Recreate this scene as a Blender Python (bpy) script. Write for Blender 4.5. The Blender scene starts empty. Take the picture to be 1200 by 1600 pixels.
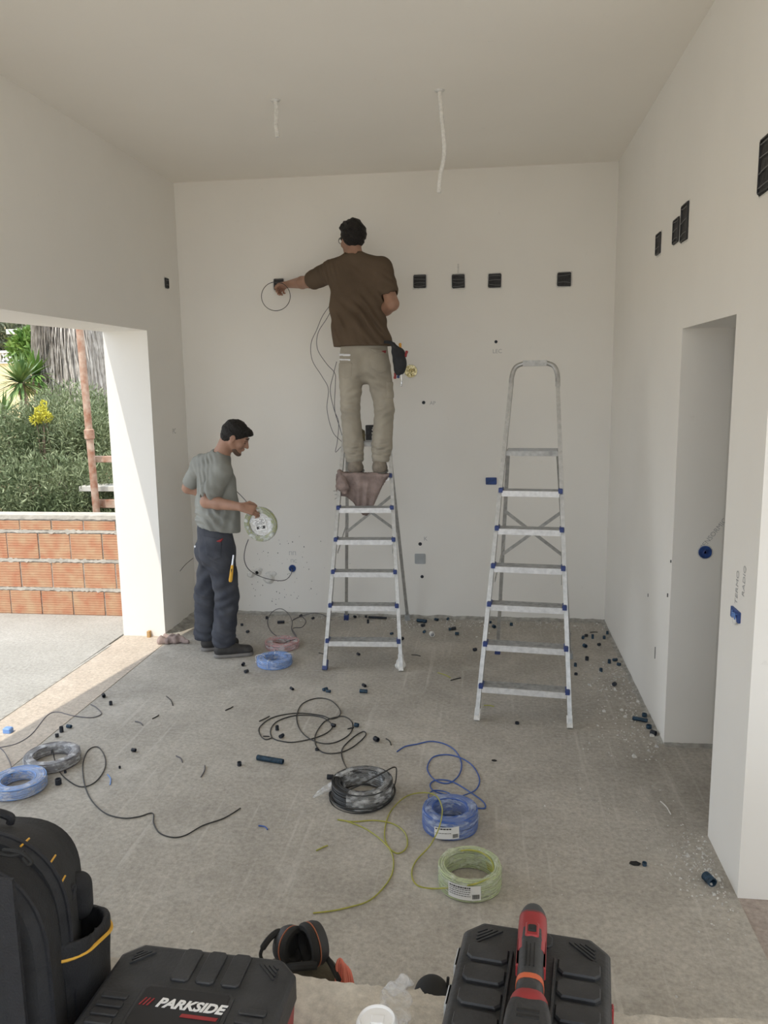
import bpy, math, random
import numpy as np
from mathutils import Vector, Matrix
random.seed(7); rng = np.random.default_rng(7)
S = bpy.context.scene; COL = S.collection
PI = math.pi
# ------------------------------------------------------------------ camera
YAW, PITCH, ROLL, FPX, CAMZ = -0.13085757, -0.16153718, -0.01444598, 1244.156, 2.0
def cam_axes():
    cy, sy, cp, sp = math.cos(YAW), math.sin(YAW), math.cos(PITCH), math.sin(PITCH)
    f = np.array([sy*cp, cy*cp, sp]); r = np.array([cy, -sy, 0]); u = np.cross(r, f)
    cr, sr = math.cos(ROLL), math.sin(ROLL)
    return cr*r+sr*u, -sr*r+cr*u, f
CR, CU, CF = cam_axes()
cd = bpy.data.cameras.new('camera'); cam = bpy.data.objects.new('camera', cd); COL.objects.link(cam)
cd.sensor_fit = 'VERTICAL'; cd.sensor_height = 36; cd.lens = FPX*36/1600; cd.clip_start = .05; cd.clip_end = 300
m = Matrix(((CR[0], CU[0], -CF[0], 0), (CR[1], CU[1], -CF[1], 0), (CR[2], CU[2], -CF[2], CAMZ), (0, 0, 0, 1)))
cam.matrix_world = m
S.camera = cam
def on(u, v, axis, val):
    """point where the line of sight through photo position (u, v) meets the plane axis = val"""
    d = CF + CR*(u-600)/FPX - CU*(v-800)/FPX; o = np.array([0, 0, CAMZ])
    return o + d*((val-o[axis])/d[axis])
def fl(u, v, z=0): return on(u, v, 2, z)
def pt(u, v, y): return on(u, v, 1, y)
# ------------------------------------------------------------------ light
S.view_settings.view_transform = 'Standard'; S.view_settings.look = 'None'
S.view_settings.gamma = 1; S.view_settings.use_curve_mapping = False
S.view_settings.exposure = 0.54
W = bpy.data.worlds.new('world'); S.world = W; W.use_nodes = True
bg = W.node_tree.nodes['Background']; bg.inputs[0].default_value = (.82, .90, 1, 1); bg.inputs[1].default_value = 1.5
sd = bpy.data.lights.new('sun', 'SUN'); sd.energy = 2.2; sd.angle = .009; sd.color = (1, .91, .78)
sun = bpy.data.objects.new('sun', sd); COL.objects.link(sun)
SUN = Vector((.265, .5, -1)).normalized()
sun.rotation_euler = SUN.to_track_quat('-Z', 'Y').to_euler(); sun.location = (-6, -6, 12)
S.cycles.max_bounces = 10; S.cycles.diffuse_bounces = 6; S.cycles.transparent_max_bounces = 16
# ------------------------------------------------------------------ materials
def new_mat(name):
    M = bpy.data.materials.new(name); M.use_nodes = True
    nt = M.node_tree; return M, nt, nt.nodes['Principled BSDF']
def mat(name, col, rough=.7, metal=0, var=0, scale=8, bump=0, bscale=60, col2=None, spec=None, detail=4):
    M, nt, P = new_mat(name); N, L = nt.nodes, nt.links
    P.inputs['Roughness'].default_value = rough; P.inputs['Metallic'].default_value = metal
    if spec is not None: P.inputs['Specular IOR Level'].default_value = spec
    c = (*col, 1); P.inputs['Base Color'].default_value = c
    tc = N.new('ShaderNodeTexCoord')
    if var or col2:
        n = N.new('ShaderNodeTexNoise'); n.inputs['Scale'].default_value = scale; n.inputs['Detail'].default_value = detail
        L.new(tc.outputs['Object'], n.inputs['Vector'])
        r = N.new('ShaderNodeValToRGB'); L.new(n.outputs['Fac'], r.inputs[0]); L.new(r.outputs[0], P.inputs['Base Color'])
        r.color_ramp.elements[0].position = .3; r.color_ramp.elements[1].position = .7
        if col2: a, b = (*col, 1), (*col2, 1)
        else:
            a = tuple(x*(1-var) for x in col)+(1,); b = tuple(min(1, x*(1+var)) for x in col)+(1,)
        r.color_ramp.elements[0].color = a; r.color_ramp.elements[1].color = b
    if bump:
        n2 = N.new('ShaderNodeTexNoise'); n2.inputs['Scale'].default_value = bscale; n2.inputs['Detail'].default_value = 5
        L.new(tc.outputs['Object'], n2.inputs['Vector'])
        b = N.new('ShaderNodeBump'); b.inputs['Strength'].default_value = bump; b.inputs['Distance'].default_value = .01
        L.new(n2.outputs['Fac'], b.inputs['Height']); L.new(b.outputs[0], P.inputs['Normal'])
    return M
def plaster(name, base, smear=.05):
    M, nt, P = new_mat(name); N, L = nt.nodes, nt.links
    P.inputs['Roughness'].default_value = .88; P.inputs['Specular IOR Level'].default_value = .25
    tc = N.new('ShaderNodeTexCoord')
    def noise(s, d=5, v=None, rough=.5):
        n = N.new('ShaderNodeTexNoise'); n.inputs['Scale'].default_value = s; n.inputs['Detail'].default_value = d
        n.inputs['Roughness'].default_value = rough; L.new(v or tc.outputs['Object'], n.inputs['Vector']); return n
    n1 = noise(1.3); r1 = N.new('ShaderNodeValToRGB'); L.new(n1.outputs['Fac'], r1.inputs[0])
    r1.color_ramp.elements[0].position = .3; r1.color_ramp.elements[1].position = .75
    r1.color_ramp.elements[0].color = tuple(x*(1-smear) for x in base)+(1,); r1.color_ramp.elements[1].color = (*base, 1)
    n2 = noise(9, 8, rough=.7); r2 = N.new('ShaderNodeValToRGB'); L.new(n2.outputs['Fac'], r2.inputs[0])
    r2.color_ramp.elements[0].position = .24; r2.color_ramp.elements[1].position = .34
    r2.color_ramp.elements[0].color = (.82, .81, .79, 1); r2.color_ramp.elements[1].color = (1, 1, 1, 1)
    mx = N.new('ShaderNodeMix'); mx.data_type = 'RGBA'; mx.blend_type = 'MULTIPLY'; mx.inputs[0].default_value = .5
    L.new(r1.outputs[0], mx.inputs[6]); L.new(r2.outputs[0], mx.inputs[7]); L.new(mx.outputs[2], P.inputs['Base Color'])
    n3 = noise(3, 3); b = N.new('ShaderNodeBump'); b.inputs['Strength'].default_value = .25; b.inputs['Distance'].default_value = .02
    L.new(n3.outputs['Fac'], b.inputs['Height']); L.new(b.outputs[0], P.inputs['Normal'])
    return M
def concrete(name, a, b, dust, scratch=True, sc=1.0):
    M, nt, P = new_mat(name); N, L = nt.nodes, nt.links
    P.inputs['Roughness'].default_value = .85; P.inputs['Specular IOR Level'].default_value = .3
    tc = N.new('ShaderNodeTexCoord')
    def noise(s, d=6, r=.6, v=None):
        n = N.new('ShaderNodeTexNoise'); n.inputs['Scale'].default_value = s; n.inputs['Detail'].default_value = d
        n.inputs['Roughness'].default_value = r; L.new(v or tc.outputs['Object'], n.inputs['Vector']); return n
    def ramp(src, p0, p1, c0, c1):
        r = N.new('ShaderNodeValToRGB'); L.new(src, r.inputs[0]); e = r.color_ramp.elements
        e[0].position, e[1].position = p0, p1; e[0].color, e[1].color = c0, c1; return r
    def mix(f, x, y, mode='MIX'):
        q = N.new('ShaderNodeMix'); q.data_type = 'RGBA'; q.blend_type = mode
        if isinstance(f, float): q.inputs[0].default_value = f
        else: L.new(f, q.inputs[0])
        L.new(x, q.inputs[6]); L.new(y, q.inputs[7]); return q.outputs[2]
    base = ramp(noise(1.6*sc, 8, .68).outputs['Fac'], .33, .68, (*a, 1), (*b, 1)).outputs[0]
    fine = ramp(noise(45, 4, .7).outputs['Fac'], .25, .75, (.66, .66, .66, 1), (1.15, 1.15, 1.15, 1)).outputs[0]
    c = mix(1.0, base, fine, 'MULTIPLY')
    dcol = N.new('ShaderNodeRGB'); dcol.outputs[0].default_value = (*dust, 1)
    d = ramp(noise(2.3, 9, .75).outputs['Fac'], .53, .72, (0, 0, 0, 1), (.55, .55, .55, 1)).outputs[0]
    c = mix(d, c, dcol.outputs[0])
    if scratch:
        mp = N.new('ShaderNodeMapping'); L.new(tc.outputs['Object'], mp.inputs[0]); mp.inputs['Rotation'].default_value = (0, 0, .75)
        mp.inputs['Scale'].default_value = (26, 1.1, 1)
        s1 = ramp(noise(1, 3, .5, mp.outputs[0]).outputs['Fac'], .60, .72, (0, 0, 0, 1), (.35, .35, .35, 1)).outputs[0]
        c = mix(s1, c, dcol.outputs[0])
        v = N.new('ShaderNodeTexVoronoi'); v.inputs['Scale'].default_value = 30; L.new(tc.outputs['Object'], v.inputs[0])
        s2 = ramp(v.outputs['Distance'], .05, .10, (.5, .5, .5, 1), (0, 0, 0, 1)).outputs[0]
        k = ramp(noise(1.7, 3).outputs['Fac'], .5, .68, (0, 0, 0, 1), (1, 1, 1, 1)).outputs[0]
        wht = N.new('ShaderNodeRGB'); wht.outputs[0].default_value = (.62, .62, .60, 1)
        c = mix(mix(1.0, s2, k, 'MULTIPLY'), c, wht.outputs[0])
    L.new(c, P.inputs['Base Color'])
    bp = N.new('ShaderNodeBump'); bp.inputs['Strength'].default_value = .5; bp.inputs['Distance'].default_value = .012
    L.new(noise(22, 6, .7).outputs['Fac'], bp.inputs['Height']); L.new(bp.outputs[0], P.inputs['Normal'])
    return M
def film(name, col, alpha=.45, rough=.25):
    M, nt, P = new_mat(name); N, L = nt.nodes, nt.links
    P.inputs['Base Color'].default_value = (*col, 1); P.inputs['Roughness'].default_value = rough
    P.inputs['Specular IOR Level'].default_value = .7
    tc = N.new('ShaderNodeTexCoord'); n = N.new('ShaderNodeTexNoise'); n.inputs['Scale'].default_value = 22; n.inputs['Detail'].default_value = 5
    mp = N.new('ShaderNodeMapping'); mp.inputs['Scale'].default_value = (1, 1, 2.5); L.new(tc.outputs['Object'], mp.inputs[0])
    L.new(mp.outputs[0], n.inputs['Vector']); r = N.new('ShaderNodeMapRange'); L.new(n.outputs['Fac'], r.inputs[0])
    r.inputs[1].default_value = .45; r.inputs[2].default_value = .74; r.inputs[3].default_value = max(0.03, alpha-.25); r.inputs[4].default_value = min(1, alpha+.30)
    L.new(r.outputs[0], P.inputs['Alpha'])
    b = N.new('ShaderNodeBump'); b.inputs['Strength'].default_value = .7; b.inputs['Distance'].default_value = .01
    L.new(n.outputs['Fac'], b.inputs['Height']); L.new(b.outputs[0], P.inputs['Normal'])
    return M
M = {}
M['wall'] = plaster('wall_plaster', (.85, .83, .785))
M['ceil'] = plaster('ceiling_plaster', (.89, .855, .79), .03)
M['floor'] = concrete('floor_concrete', (.37, .345, .305), (.525, .49, .435), (.62, .595, .55))
M['terrace'] = concrete('terrace_concrete', (.38, .37, .34), (.46, .45, .42), (.52, .51, .48), False)
M['sill'] = concrete('sill_stone', (.50, .43, .36), (.58, .51, .43), (.62, .56, .49), False, 3)
M['ledge'] = concrete('ledge_concrete', (.50, .455, .39), (.63, .58, .50), (.68, .64, .57), False, 5)
M['brown_floor'] = concrete('brown_screed', (.36, .30, .265), (.46, .40, .36), (.54, .50, .46), False, 3)
M['mortar'] = mat('mortar', (.36, .35, .32), .95, var=.3, scale=20, bump=.8, bscale=50)
M['crumb'] = mat('crumb', (.58, .57, .54), .95, var=.2, scale=30)
M['alulip'] = mat('tread_edge_aluminium', (.74, .74, .74), .45, .35, var=.12, scale=40, bump=.15, bscale=80)
M['alu'] = mat('ladder_aluminium', (.47, .47, .46), .4, .7, var=.14, scale=40, bump=.15, bscale=80)
M['alud'] = mat('tread_aluminium', (.42, .42, .41), .5, .6, var=.25, scale=30, bump=.3, bscale=150)
M['blueclip'] = mat('blue_plastic', (.035, .06, .20), .45)
M['blackp'] = mat('black_plastic', (.020, .021, .024), .5, col2=(.040, .041, .044), scale=14, bump=.15, bscale=120, detail=9)
M['blackr'] = mat('black_rubber', (.015, .015, .015), .8)
M['redp'] = mat('red_plastic', (.30, .028, .032), .45, var=.15, scale=20)
M['whitep'] = mat('white_plastic', (.82, .82, .82), .4)
M['greyp'] = mat('grey_plastic', (.38, .40, .41), .5, var=.1)
M['conduit'] = mat('conduit_blue', (.02, .05, .085), .5, var=.5, scale=60)
M['conduitb'] = mat('conduit_black', (.018, .022, .032), .55, var=.3, scale=40)
M['tape'] = mat('black_box', (.02, .02, .022), .6, var=.6, scale=40, bump=.6, bscale=70)
M['boxline'] = mat('box_wire_grey', (.16, .16, .16), .6)
M['bluebox'] = mat('blue_wall_box', (.02, .06, .22), .45, var=.4, scale=40)
M['pencil'] = mat('pencil', (.40, .40, .40), .9)
M['mark'] = mat('grout_speck', (.16, .16, .16), .9)
M['foil'] = mat('brass_foil', (.75, .68, .42), .18, 1, bump=1, bscale=45)
M['silver'] = mat('silver_foil', (.8, .8, .8), .15, 1, bump=1, bscale=40)
M['wblack'] = mat('wire_black', (.02, .02, .02), .45)
M['wblue'] = mat('wire_blue', (.03, .09, .34), .4)
M['wpale'] = mat('wire_pale_blue', (.16, .30, .62), .4)
M['wpink'] = mat('wire_pink', (.52, .27, .28), .45)
M['wyg'] = mat('wire_yellow_green', (.42, .38, .07), .4, col2=(.30, .33, .06), scale=60)
M['wgreen'] = mat('wire_pale_green', (.42, .48, .26), .5)
M['wgrey'] = mat('wire_grey', (.10, .095, .11), .5)
M['film'] = film('clear_film', (.84, .86, .88), .44)
M['filmb'] = film('bluish_film', (.60, .70, .92), .42)
M['filmg'] = film('greenish_film', (.72, .76, .62), .48)
M['paper'] = mat('paper_label', (.74, .74, .73), .7, bump=.2, bscale=40)
M['ink'] = mat('label_ink', (.03, .03, .03), .7)
M['skin'] = mat('skin', (.34, .19, .13), .55, var=.10, scale=14, bump=.15, bscale=90)
M['hair'] = mat('hair', (.012, .010, .009), .6, bump=1, bscale=90, spec=.3)
M['beard'] = mat('beard', (.115, .07, .05), .8, bump=.6, bscale=150)
M['shirtA'] = mat('brown_tshirt', (.110, .080, .056), .9, var=.10, scale=5, bump=.25, bscale=25, spec=.1)
M['pantA'] = mat('beige_trousers', (.36, .33, .275), .9, var=.13, scale=6, bump=.45, bscale=22, spec=.1)
M['shirtB'] = mat('grey_tshirt', (.26, .265, .245), .9, var=.12, scale=6, bump=.35, bscale=24, spec=.1)
M['pantB'] = mat('navy_trousers', (.042, .046, .060), .85, col2=(.085, .090, .105), scale=7, bump=.45, bscale=22, spec=.15)
M['shoe'] = mat('shoe_leather', (.035, .033, .032), .7, var=.3, scale=30)
M['shoetan'] = mat('shoe_tan', (.25, .215, .175), .8, var=.2, scale=30)
M['sole'] = mat('shoe_sole', (.20, .19, .18), .85)
M['rag'] = mat('rag_fabric', (.30, .235, .215), .95, var=.25, scale=12, bump=.7, bscale=60, spec=.1)
M['patch'] = mat('reflective_patch', (.75, .76, .8), .4)
M['nylon'] = mat('black_nylon', (.020, .021, .024), .8, var=.2, scale=30, bump=.3, bscale=200)
M['nylon2'] = mat('black_nylon_panel', (.013, .014, .018), .7, var=.2, scale=30, bump=.3, bscale=200)
M['yellow'] = mat('yellow_trim', (.75, .42, .05), .6)
M['orange'] = mat('orange_strap', (.72, .20, .14), .45)
M['olive'] = mat('olive_canvas', (.085, .075, .05), .9, var=.25, scale=25, bump=.4, bscale=150)
M['brick'] = mat('clay_block', (.60, .25, .135), .9, col2=(.68, .40, .22), scale=5, bump=.4, bscale=60)
M['rust'] = mat('rusty_steel', (.30, .13, .075), .85, col2=(.50, .38, .30), scale=14, bump=.4, bscale=40, detail=8)
M['plank'] = mat('weathered_plank', (.55, .53, .48), .85, var=.2, scale=8, bump=.3, bscale=40)
M['earth'] = mat('dry_earth', (.52, .40, .26), .95, col2=(.62, .52, .38), scale=1.2, bump=.5, bscale=8)
M['hillm'] = mat('dry_hill', (.50, .37, .22), .95, col2=(.38, .34, .20), scale=.35, detail=10)
M['house'] = mat('house_render', (.85, .72, .42), .9, var=.05, scale=2)
M['housew'] = mat('house_white', (.85, .85, .84), .8)
M['dead'] = mat('dead_frond', (.42, .38, .34), .95, col2=(.70, .66, .61), scale=11)
M['deadtrunk'] = mat('palm_trunk', (.10, .08, .065), .95)
M['bark'] = mat('bark', (.22, .17, .12), .95, var=.3)
M['leafO'] = mat('oleander_leaf', (.13, .18, .085), .55, col2=(.30, .34, .19), scale=3)
M['leafY'] = mat('yucca_leaf', (.08, .17, .055), .5, col2=(.24, .32, .11), scale=6)
M['leafG'] = mat('bush_leaf', (.09, .20, .04), .6, col2=(.24, .36, .08), scale=5)
M['leafD'] = mat('olive_tree_leaf', (.11, .13, .08), .7, col2=(.22, .24, .15), scale=4)
M['flower'] = mat('yellow_flower', (.60, .56, .07), .7)
M['wood'] = mat('wood_wedge', (.48, .30, .13), .8, var=.2)
M['dark'] = mat('dark_void', (.012, .012, .012), .9)
M['glass'] = mat('lens_glass', (.5, .5, .5), .1)
M['steel'] = mat('steel', (.6, .6, .6), .25, 1)
M['litho'] = mat('dusty_white_pipe', (.74, .73, .70), .8, var=.12, scale=60, bump=.5, bscale=90)
# ------------------------------------------------------------------ object helpers
def world_of(o):
    b = Matrix.LocRotScale(o.location, o.rotation_euler, o.scale)
    return world_of(o.parent) @ o.matrix_parent_inverse @ b if o.parent else b
def mesh_obj(name, V, F, mt, parent=None, smooth=True, world=False, mats=None, midx=None):
    me = bpy.data.meshes.new(name)
    if isinstance(F, np.ndarray):
        n, k = F.shape; V = np.asarray(V, np.float32)
        me.vertices.add(len(V)); me.vertices.foreach_set('co', V.ravel())
        me.loops.add(n*k); me.loops.foreach_set('vertex_index', F.astype(np.int32).ravel())
        me.polygons.add(n); me.polygons.foreach_set('loop_start', np.arange(0, n*k, k, dtype=np.int32))
        me.update(calc_edges=True); me.validate()
    else:
        me.from_pydata([tuple(map(float, v)) for v in V], [], F); me.update()
    for q in (mats or [mt]): me.materials.append(q)
    if midx is not None: me.polygons.foreach_set('material_index', np.asarray(midx, np.int32))
    if smooth: me.polygons.foreach_set('use_smooth', np.ones(len(me.polygons), bool))
    o = bpy.data.objects.new(name, me); COL.objects.link(o)
    if parent:
        o.parent = parent
        if world: o.matrix_parent_inverse = world_of(parent).inverted()
    return o
def tag(o, label=None, cat=None, group=None, kind=None):
    if label: o['label'] = label
    if cat: o['category'] = cat
    if group: o['group'] = group
    if kind: o['kind'] = kind
    return o
def thing(name, label, cat, loc=(0, 0, 0), rz=0, group=None):
    o = bpy.data.objects.new(name, None); COL.objects.link(o); o.empty_display_size = .1
    o.location = tuple(map(float, loc)); o.rotation_euler = (0, 0, rz)
    return tag(o, label, cat, group)
class MB:
    def __init__(s): s.V = []; s.F = []; s.I = []
    def add(s, V, F, mi=0):
        b = len(s.V); s.V += [tuple(map(float, v)) for v in V]; s.F += [tuple(i+b for i in f) for f in F]; s.I += [mi]*len(F); return s
    def box(s, x0, x1, y0, y1, z0, z1, mi=0, R=None, c=None):
        V = [(x, y, z) for z in (z0, z1) for y in (y0, y1) for x in (x0, x1)]
        if R is not None:
            cc = Vector(c or ((x0+x1)/2, (y0+y1)/2, (z0+z1)/2)); V = [R @ (Vector(v)-cc)+cc for v in V]
        return s.add(V, [(0, 2, 3, 1), (4, 5, 7, 6), (0, 1, 5, 4), (2, 6, 7, 3), (0, 4, 6, 2), (1, 3, 7, 5)], mi)
    def cbox(s, x0, x1, y0, y1, z0, z1, c=.003, mi=0):
        """box with chamfered vertical edges and top edge"""
        p = lambda i: [(x0+c+i, y0+i), (x1-c-i, y0+i), (x1-i, y0+c+i), (x1-i, y1-c-i), (x1-c-i, y1-i), (x0+c+i, y1-i), (x0+i, y1-c-i), (x0+i, y0+c+i)]
        rings = [[(x, y, z0) for x, y in p(0)], [(x, y, z1-c) for x, y in p(0)], [(x, y, z1) for x, y in p(c)]]
        return s.rings(rings, mi)
    def rings(s, rings, mi=0, caps=True, closed=False):
        n = len(rings[0]); V = [v for r in rings for v in r]; F = []
        m_ = len(rings)
        for k in range(m_ if closed else m_-1):
            a, b = k*n, ((k+1) % m_)*n
            for i in range(n): F.append((a+i, a+(i+1) % n, b+(i+1) % n, b+i))
        if caps and not closed: F.append(tuple(range(n))[::-1]); F.append(tuple((m_-1)*n+i for i in range(n)))
        return s.add(V, F, mi)
    def bar(s, a, b, w, h, mi=0, up=(0, 0, 1)):
        a, b = Vector(a), Vector(b); d = (b-a).normalized(); u = Vector(up)
        x = d.cross(u)
        if x.length < 1e-3: x = d.cross(Vector((0, 1, 0)))
        x.normalize(); z = x.cross(d).normalized()
        pr = [(-w/2, -h/2), (w/2, -h/2), (w/2, h/2), (-w/2, h/2)]
        return s.rings([[p+x*i+z*j for i, j in pr] for p in (a, b)], mi)
    def tube(s, P, r, n=8, mi=0, closed=False, caps=True):
        P = [Vector(tuple(map(float, p))) for p in P]; rings = []; prev = None
        N_ = len(P)
        for i, p in enumerate(P):
            if closed: t = P[(i+1) % N_]-P[i-1]
            else: t = P[min(i+1, N_-1)]-P[max(i-1, 0)]
            if t.length < 1e-9: t = Vector((0, 0, 1))
            t.normalize()
            if prev is None:
                x = t.cross(Vector((0, 0, 1)))
                if x.length < .1: x = t.cross(Vector((0, 1, 0)))
            else: x = prev - t*prev.dot(t)
            x.normalize(); prev = x; y = t.cross(x)
            rr = r[i] if hasattr(r, '__len__') else r
            rings.append([p+x*(rr*math.cos(2*PI*k/n))+y*(rr*math.sin(2*PI*k/n)) for k in range(n)])
        return s.rings(rings, mi, caps, closed)
    def lathe(s, prof, c=(0, 0, 0), n=32, mi=0, caps=True, ax=None):
        c = Vector(tuple(map(float, c))); Q = Vector((0, 0, 1)).rotation_difference(Vector(ax)).to_matrix() if ax else Matrix.Identity(3)
        return s.rings([[c + Q @ Vector((r*math.cos(2*PI*k/n), r*math.sin(2*PI*k/n), z)) for k in range(n)] for r, z in prof], mi, caps)
    def prism(s, poly, z0, z1, mi=0): return s.rings([[(x, y, z0) for x, y in poly], [(x, y, z1) for x, y in poly]], mi)
    def ell(s, c, r, n=16, mi=0, R=None):
        rings = []
        for i in range(n//2+1):
            t = -PI/2+PI*i/(n//2); q = max(math.cos(t), .02)
            ring = [Vector((r[0]*q*math.cos(2*PI*k/n), r[1]*q*math.sin(2*PI*k/n), r[2]*math.sin(t))) for k in range(n)]
            rings.append([(R @ v if R else v)+Vector(tuple(map(float, c))) for v in ring])
        return s.rings(rings, mi)
    def build(s, name, mt, parent=None, smooth=False, world=False, mats=None):
        o = mesh_obj(name, s.V, s.F, mt, parent, False, world, mats, s.I if mats else None)
        if smooth:
            me = o.data; me.polygons.foreach_set('use_smooth', np.ones(len(me.polygons), bool))
            try: me.set_sharp_from_angle(angle=.7)
            except Exception: pass
        return o
def against(p, u, v):
    """keep a floor point in front of the back wall; beyond it the wire stands up against the wall"""
    return p if p[1] < YB-.05 else pt(u, v, YB-.045)
def crom(P, n=8, closed=False):
    P = [np.array(p, float) for p in P]; out = []; N_ = len(P)
    rngi = range(N_ if closed else N_-1)
    for i in rngi:
        if closed: a, b, c, d = P[i-1], P[i], P[(i+1) % N_], P[(i+2) % N_]
        else: a, b, c, d = P[max(i-1, 0)], P[i], P[i+1], P[min(i+2, N_-1)]
        for k in range(n):
            t = k/n; out.append(.5*((2*b)+(-a+c)*t+(2*a-5*b+4*c-d)*t*t+(-a+3*b-3*c+d)*t**3))
    if not closed: out.append(P[-1])
    return out
def bevel(o, w, seg=2):
    md = o.modifiers.new('bevel', 'BEVEL'); md.width = w; md.segments = seg; md.limit_method = 'ANGLE'; return o
def struct(o): o['kind'] = 'structure'; return o
def text(name, body, size, mt, parent, M4, shear=0, ext=.0004, off=0, align='CENTER', world=False):
    c = bpy.data.curves.new(name, 'FONT'); c.body = body; c.size = size; c.shear = shear; c.extrude = ext; c.offset = off
    c.align_x = align; c.align_y = 'CENTER'; c.materials.append(mt); c.resolution_u = 3
    o = bpy.data.objects.new(name, c); COL.objects.link(o); o.parent = parent
    if world: o.matrix_parent_inverse = world_of(parent).inverted()
    me = bpy.data.meshes.new_from_object(o); bpy.data.objects.remove(o)
    if not me.materials: me.materials.append(mt)
    o = bpy.data.objects.new(name, me); COL.objects.link(o); o.parent = parent
    o.location = M4.to_translation(); o.rotation_euler = M4.to_euler(); return o
from mathutils.bvhtree import BVHTree
def surf(o, u, v):
    """point on object o along the line of sight (u, v), lifted a hair off its surface"""
    W_ = world_of(o); me = o.data; B = BVHTree.FromPolygons([W_ @ q.co for q in me.vertices], [tuple(p.vertices) for p in me.polygons])
    d = Vector(tuple(CF + CR*(u-600)/FPX - CU*(v-800)/FPX)).normalized(); h = B.ray_cast(Vector((0, 0, CAMZ)), d)
    return None if h[0] is None else np.array(h[0]+h[1]*.001-d*.001)
def patch_on(F, k, cuts):
    """thin piece of cloth lying on a garment: the garment's field grown by k and trimmed by planes"""
    G = Field.__new__(Field); G.lo, G.h, G.n, G.v = F.lo, F.h, F.n, F.v-k
    for p, n_ in cuts: G.half(p, n_)
    return G
def quad_cuts(P, y, behind=None):
    """planes bounding the sight-line quad P (photo positions, clockwise)"""
    W_ = [pt(u, v, y) for u, v in P]; c = sum(W_)/len(W_); out = []; o_ = np.array((0, 0, CAMZ))
    for i in range(len(W_)):
        a, b = W_[i], W_[(i+1) % len(W_)]; n_ = np.cross(a-o_, b-o_); n_ /= np.linalg.norm(n_)
        if n_@(c-o_) < 0: n_ = -n_
        out.append((o_, n_))
    out.append(((0, behind or y+.1, 0), (0, -1, 0))); return out
def frame(o, x, y): # matrix with axes x, y and z = x cross y at origin o
    x = Vector(x).normalized(); y = Vector(y).normalized(); z = x.cross(y)
    return Matrix(((x[0], y[0], z[0], o[0]), (x[1], y[1], z[1], o[1]), (x[2], y[2], z[2], o[2]), (0, 0, 0, 1)))
# ================================================================== SETTING
XL, XR, YB, ZC = -2.566, .976, 6.594, 3.635
YJ = 5.892; ZO = 2.412; OUT = -2.92; YO0 = 1.2          # left opening: far jamb, head height, outer face, near jamb
YD, YN, YE, ZD = 4.30, 3.40, 2.972, 2.247               # doorway far jamb, near jamb, wall end, head height
def bx(name, x0, x1, y0, y1, z0, z1, mt): return struct(MB().box(x0, x1, y0, y1, z0, z1).build(name, mt))
fbm = MB().box(-2.51, XR+.0, 1.55, YB+.3, -.2, 0).box(XR, 3.2, YE+.05, YB+.3, -.2, 0)
struct(fbm.build('floor', M['floor']))
bx('floor_brown', XR, 3.2, 1.55, YE+.05, -.2, -.004, M['brown_floor'])
bx('ceiling', -2.95, 3.4, -1.6, YB+.3, ZC, ZC+.25, M['ceil'])
bx('wall_back', -2.95, 3.4, YB, YB+.3, -.1, ZC, M['wall'])
# left wall: one block of wall around the opening; the head's outer face runs slightly off square
sk = .15
lw = MB()
lw.box(OUT, XL, YJ, YB, -.1, ZC)
xo = lambda y: OUT - sk*(YJ-y)*1.0
lw.rings([[(xo(YJ), YJ, ZO), (XL, YJ, ZO), (XL, YJ, ZC), (xo(YJ), YJ, ZC)][::-1], [(xo(YO0), YO0, ZO), (XL, YO0, ZO), (XL, YO0, ZC), (xo(YO0), YO0, ZC)][::-1]])
lw.box(xo(YO0), XL, -1.6, YO0, -.1, ZC)
struct(lw.build('wall_left', M['wall']))
rw = MB()
rw.box(XR, XR+.25, YD, YB, -.1, ZC); rw.box(XR, XR+.25, YE, YN, -.1, ZC); rw.box(XR, XR+.25, YN, YD, ZD, ZC)
rw.box(XR+.25, 3.2, YE, YE+.2, -.1, ZC)
struct(rw.build('wall_right', M['wall']))
bx('wall_passage', XR+.25, 3.2, YD+.002, YD+.2, -.1, ZC, M['wall'])
bx('wall_far_right', 3.2, 3.4, -1.6, YB+.3, -.1, ZC, M['wall'])
# outside sill strip under the opening and terrace
si = MB(); si.prism([(-2.51, -1.6), (-2.51, YJ), (OUT-.0, YJ), (-2.95, -1.6)], -.15, .003)
struct(si.build('trim_1', M['sill']))
bx('terrace_floor', -9, -2.945, -6, 6.42, -.2, 0, M['terrace'])
gr = MB()
for (a, b) in (((172, 1009), (67, 1080)), ((67, 1080), (0, 1125))):
    A, B = fl(*a), fl(*b); gr.bar((A[0], A[1], .002), (B[0], B[1], .002), .022, .008)
struct(gr.build('trim_2', M['mortar']))
# raised floor the photographer stands on, its broken edge
ZL = .65
ed = [fl(u, v, ZL) for u, v in ((-400, 1440), (0, 1475), (300, 1503), (465, 1519), (570, 1530), (650, 1541), (700, 1549), (950, 1573), (1195, 1592), (1500, 1620))]
ed = crom(ed, 16); nE = len(ed)
rr = np.random.default_rng(3); jit = np.convolve(rr.normal(0, 1, nE+8), np.ones(5)/5, 'same')[:nE]*.010
V = []
for i, p in enumerate(ed):
    j = float(jit[i]); V += [(p[0], p[1]+j-.012, ZL), (p[0], p[1]+j, ZL-.018+.3*j), (p[0], p[1]+j*.6-.004, ZL-.08), (p[0], p[1]-.01, -.1), (p[0], -1.6, ZL), ]
F = []
for i in range(nE-1):
    a, b = 5*i, 5*i+5
    F += [(a, b, b+1, a+1)[::-1], (a+1, b+1, b+2, a+2)[::-1], (a+2, b+2, b+3, a+3)[::-1], (a+4, b+4, b, a)[::-1]]
struct(mesh_obj('floor_raised', V, F, M['ledge'], smooth=False))
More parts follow.
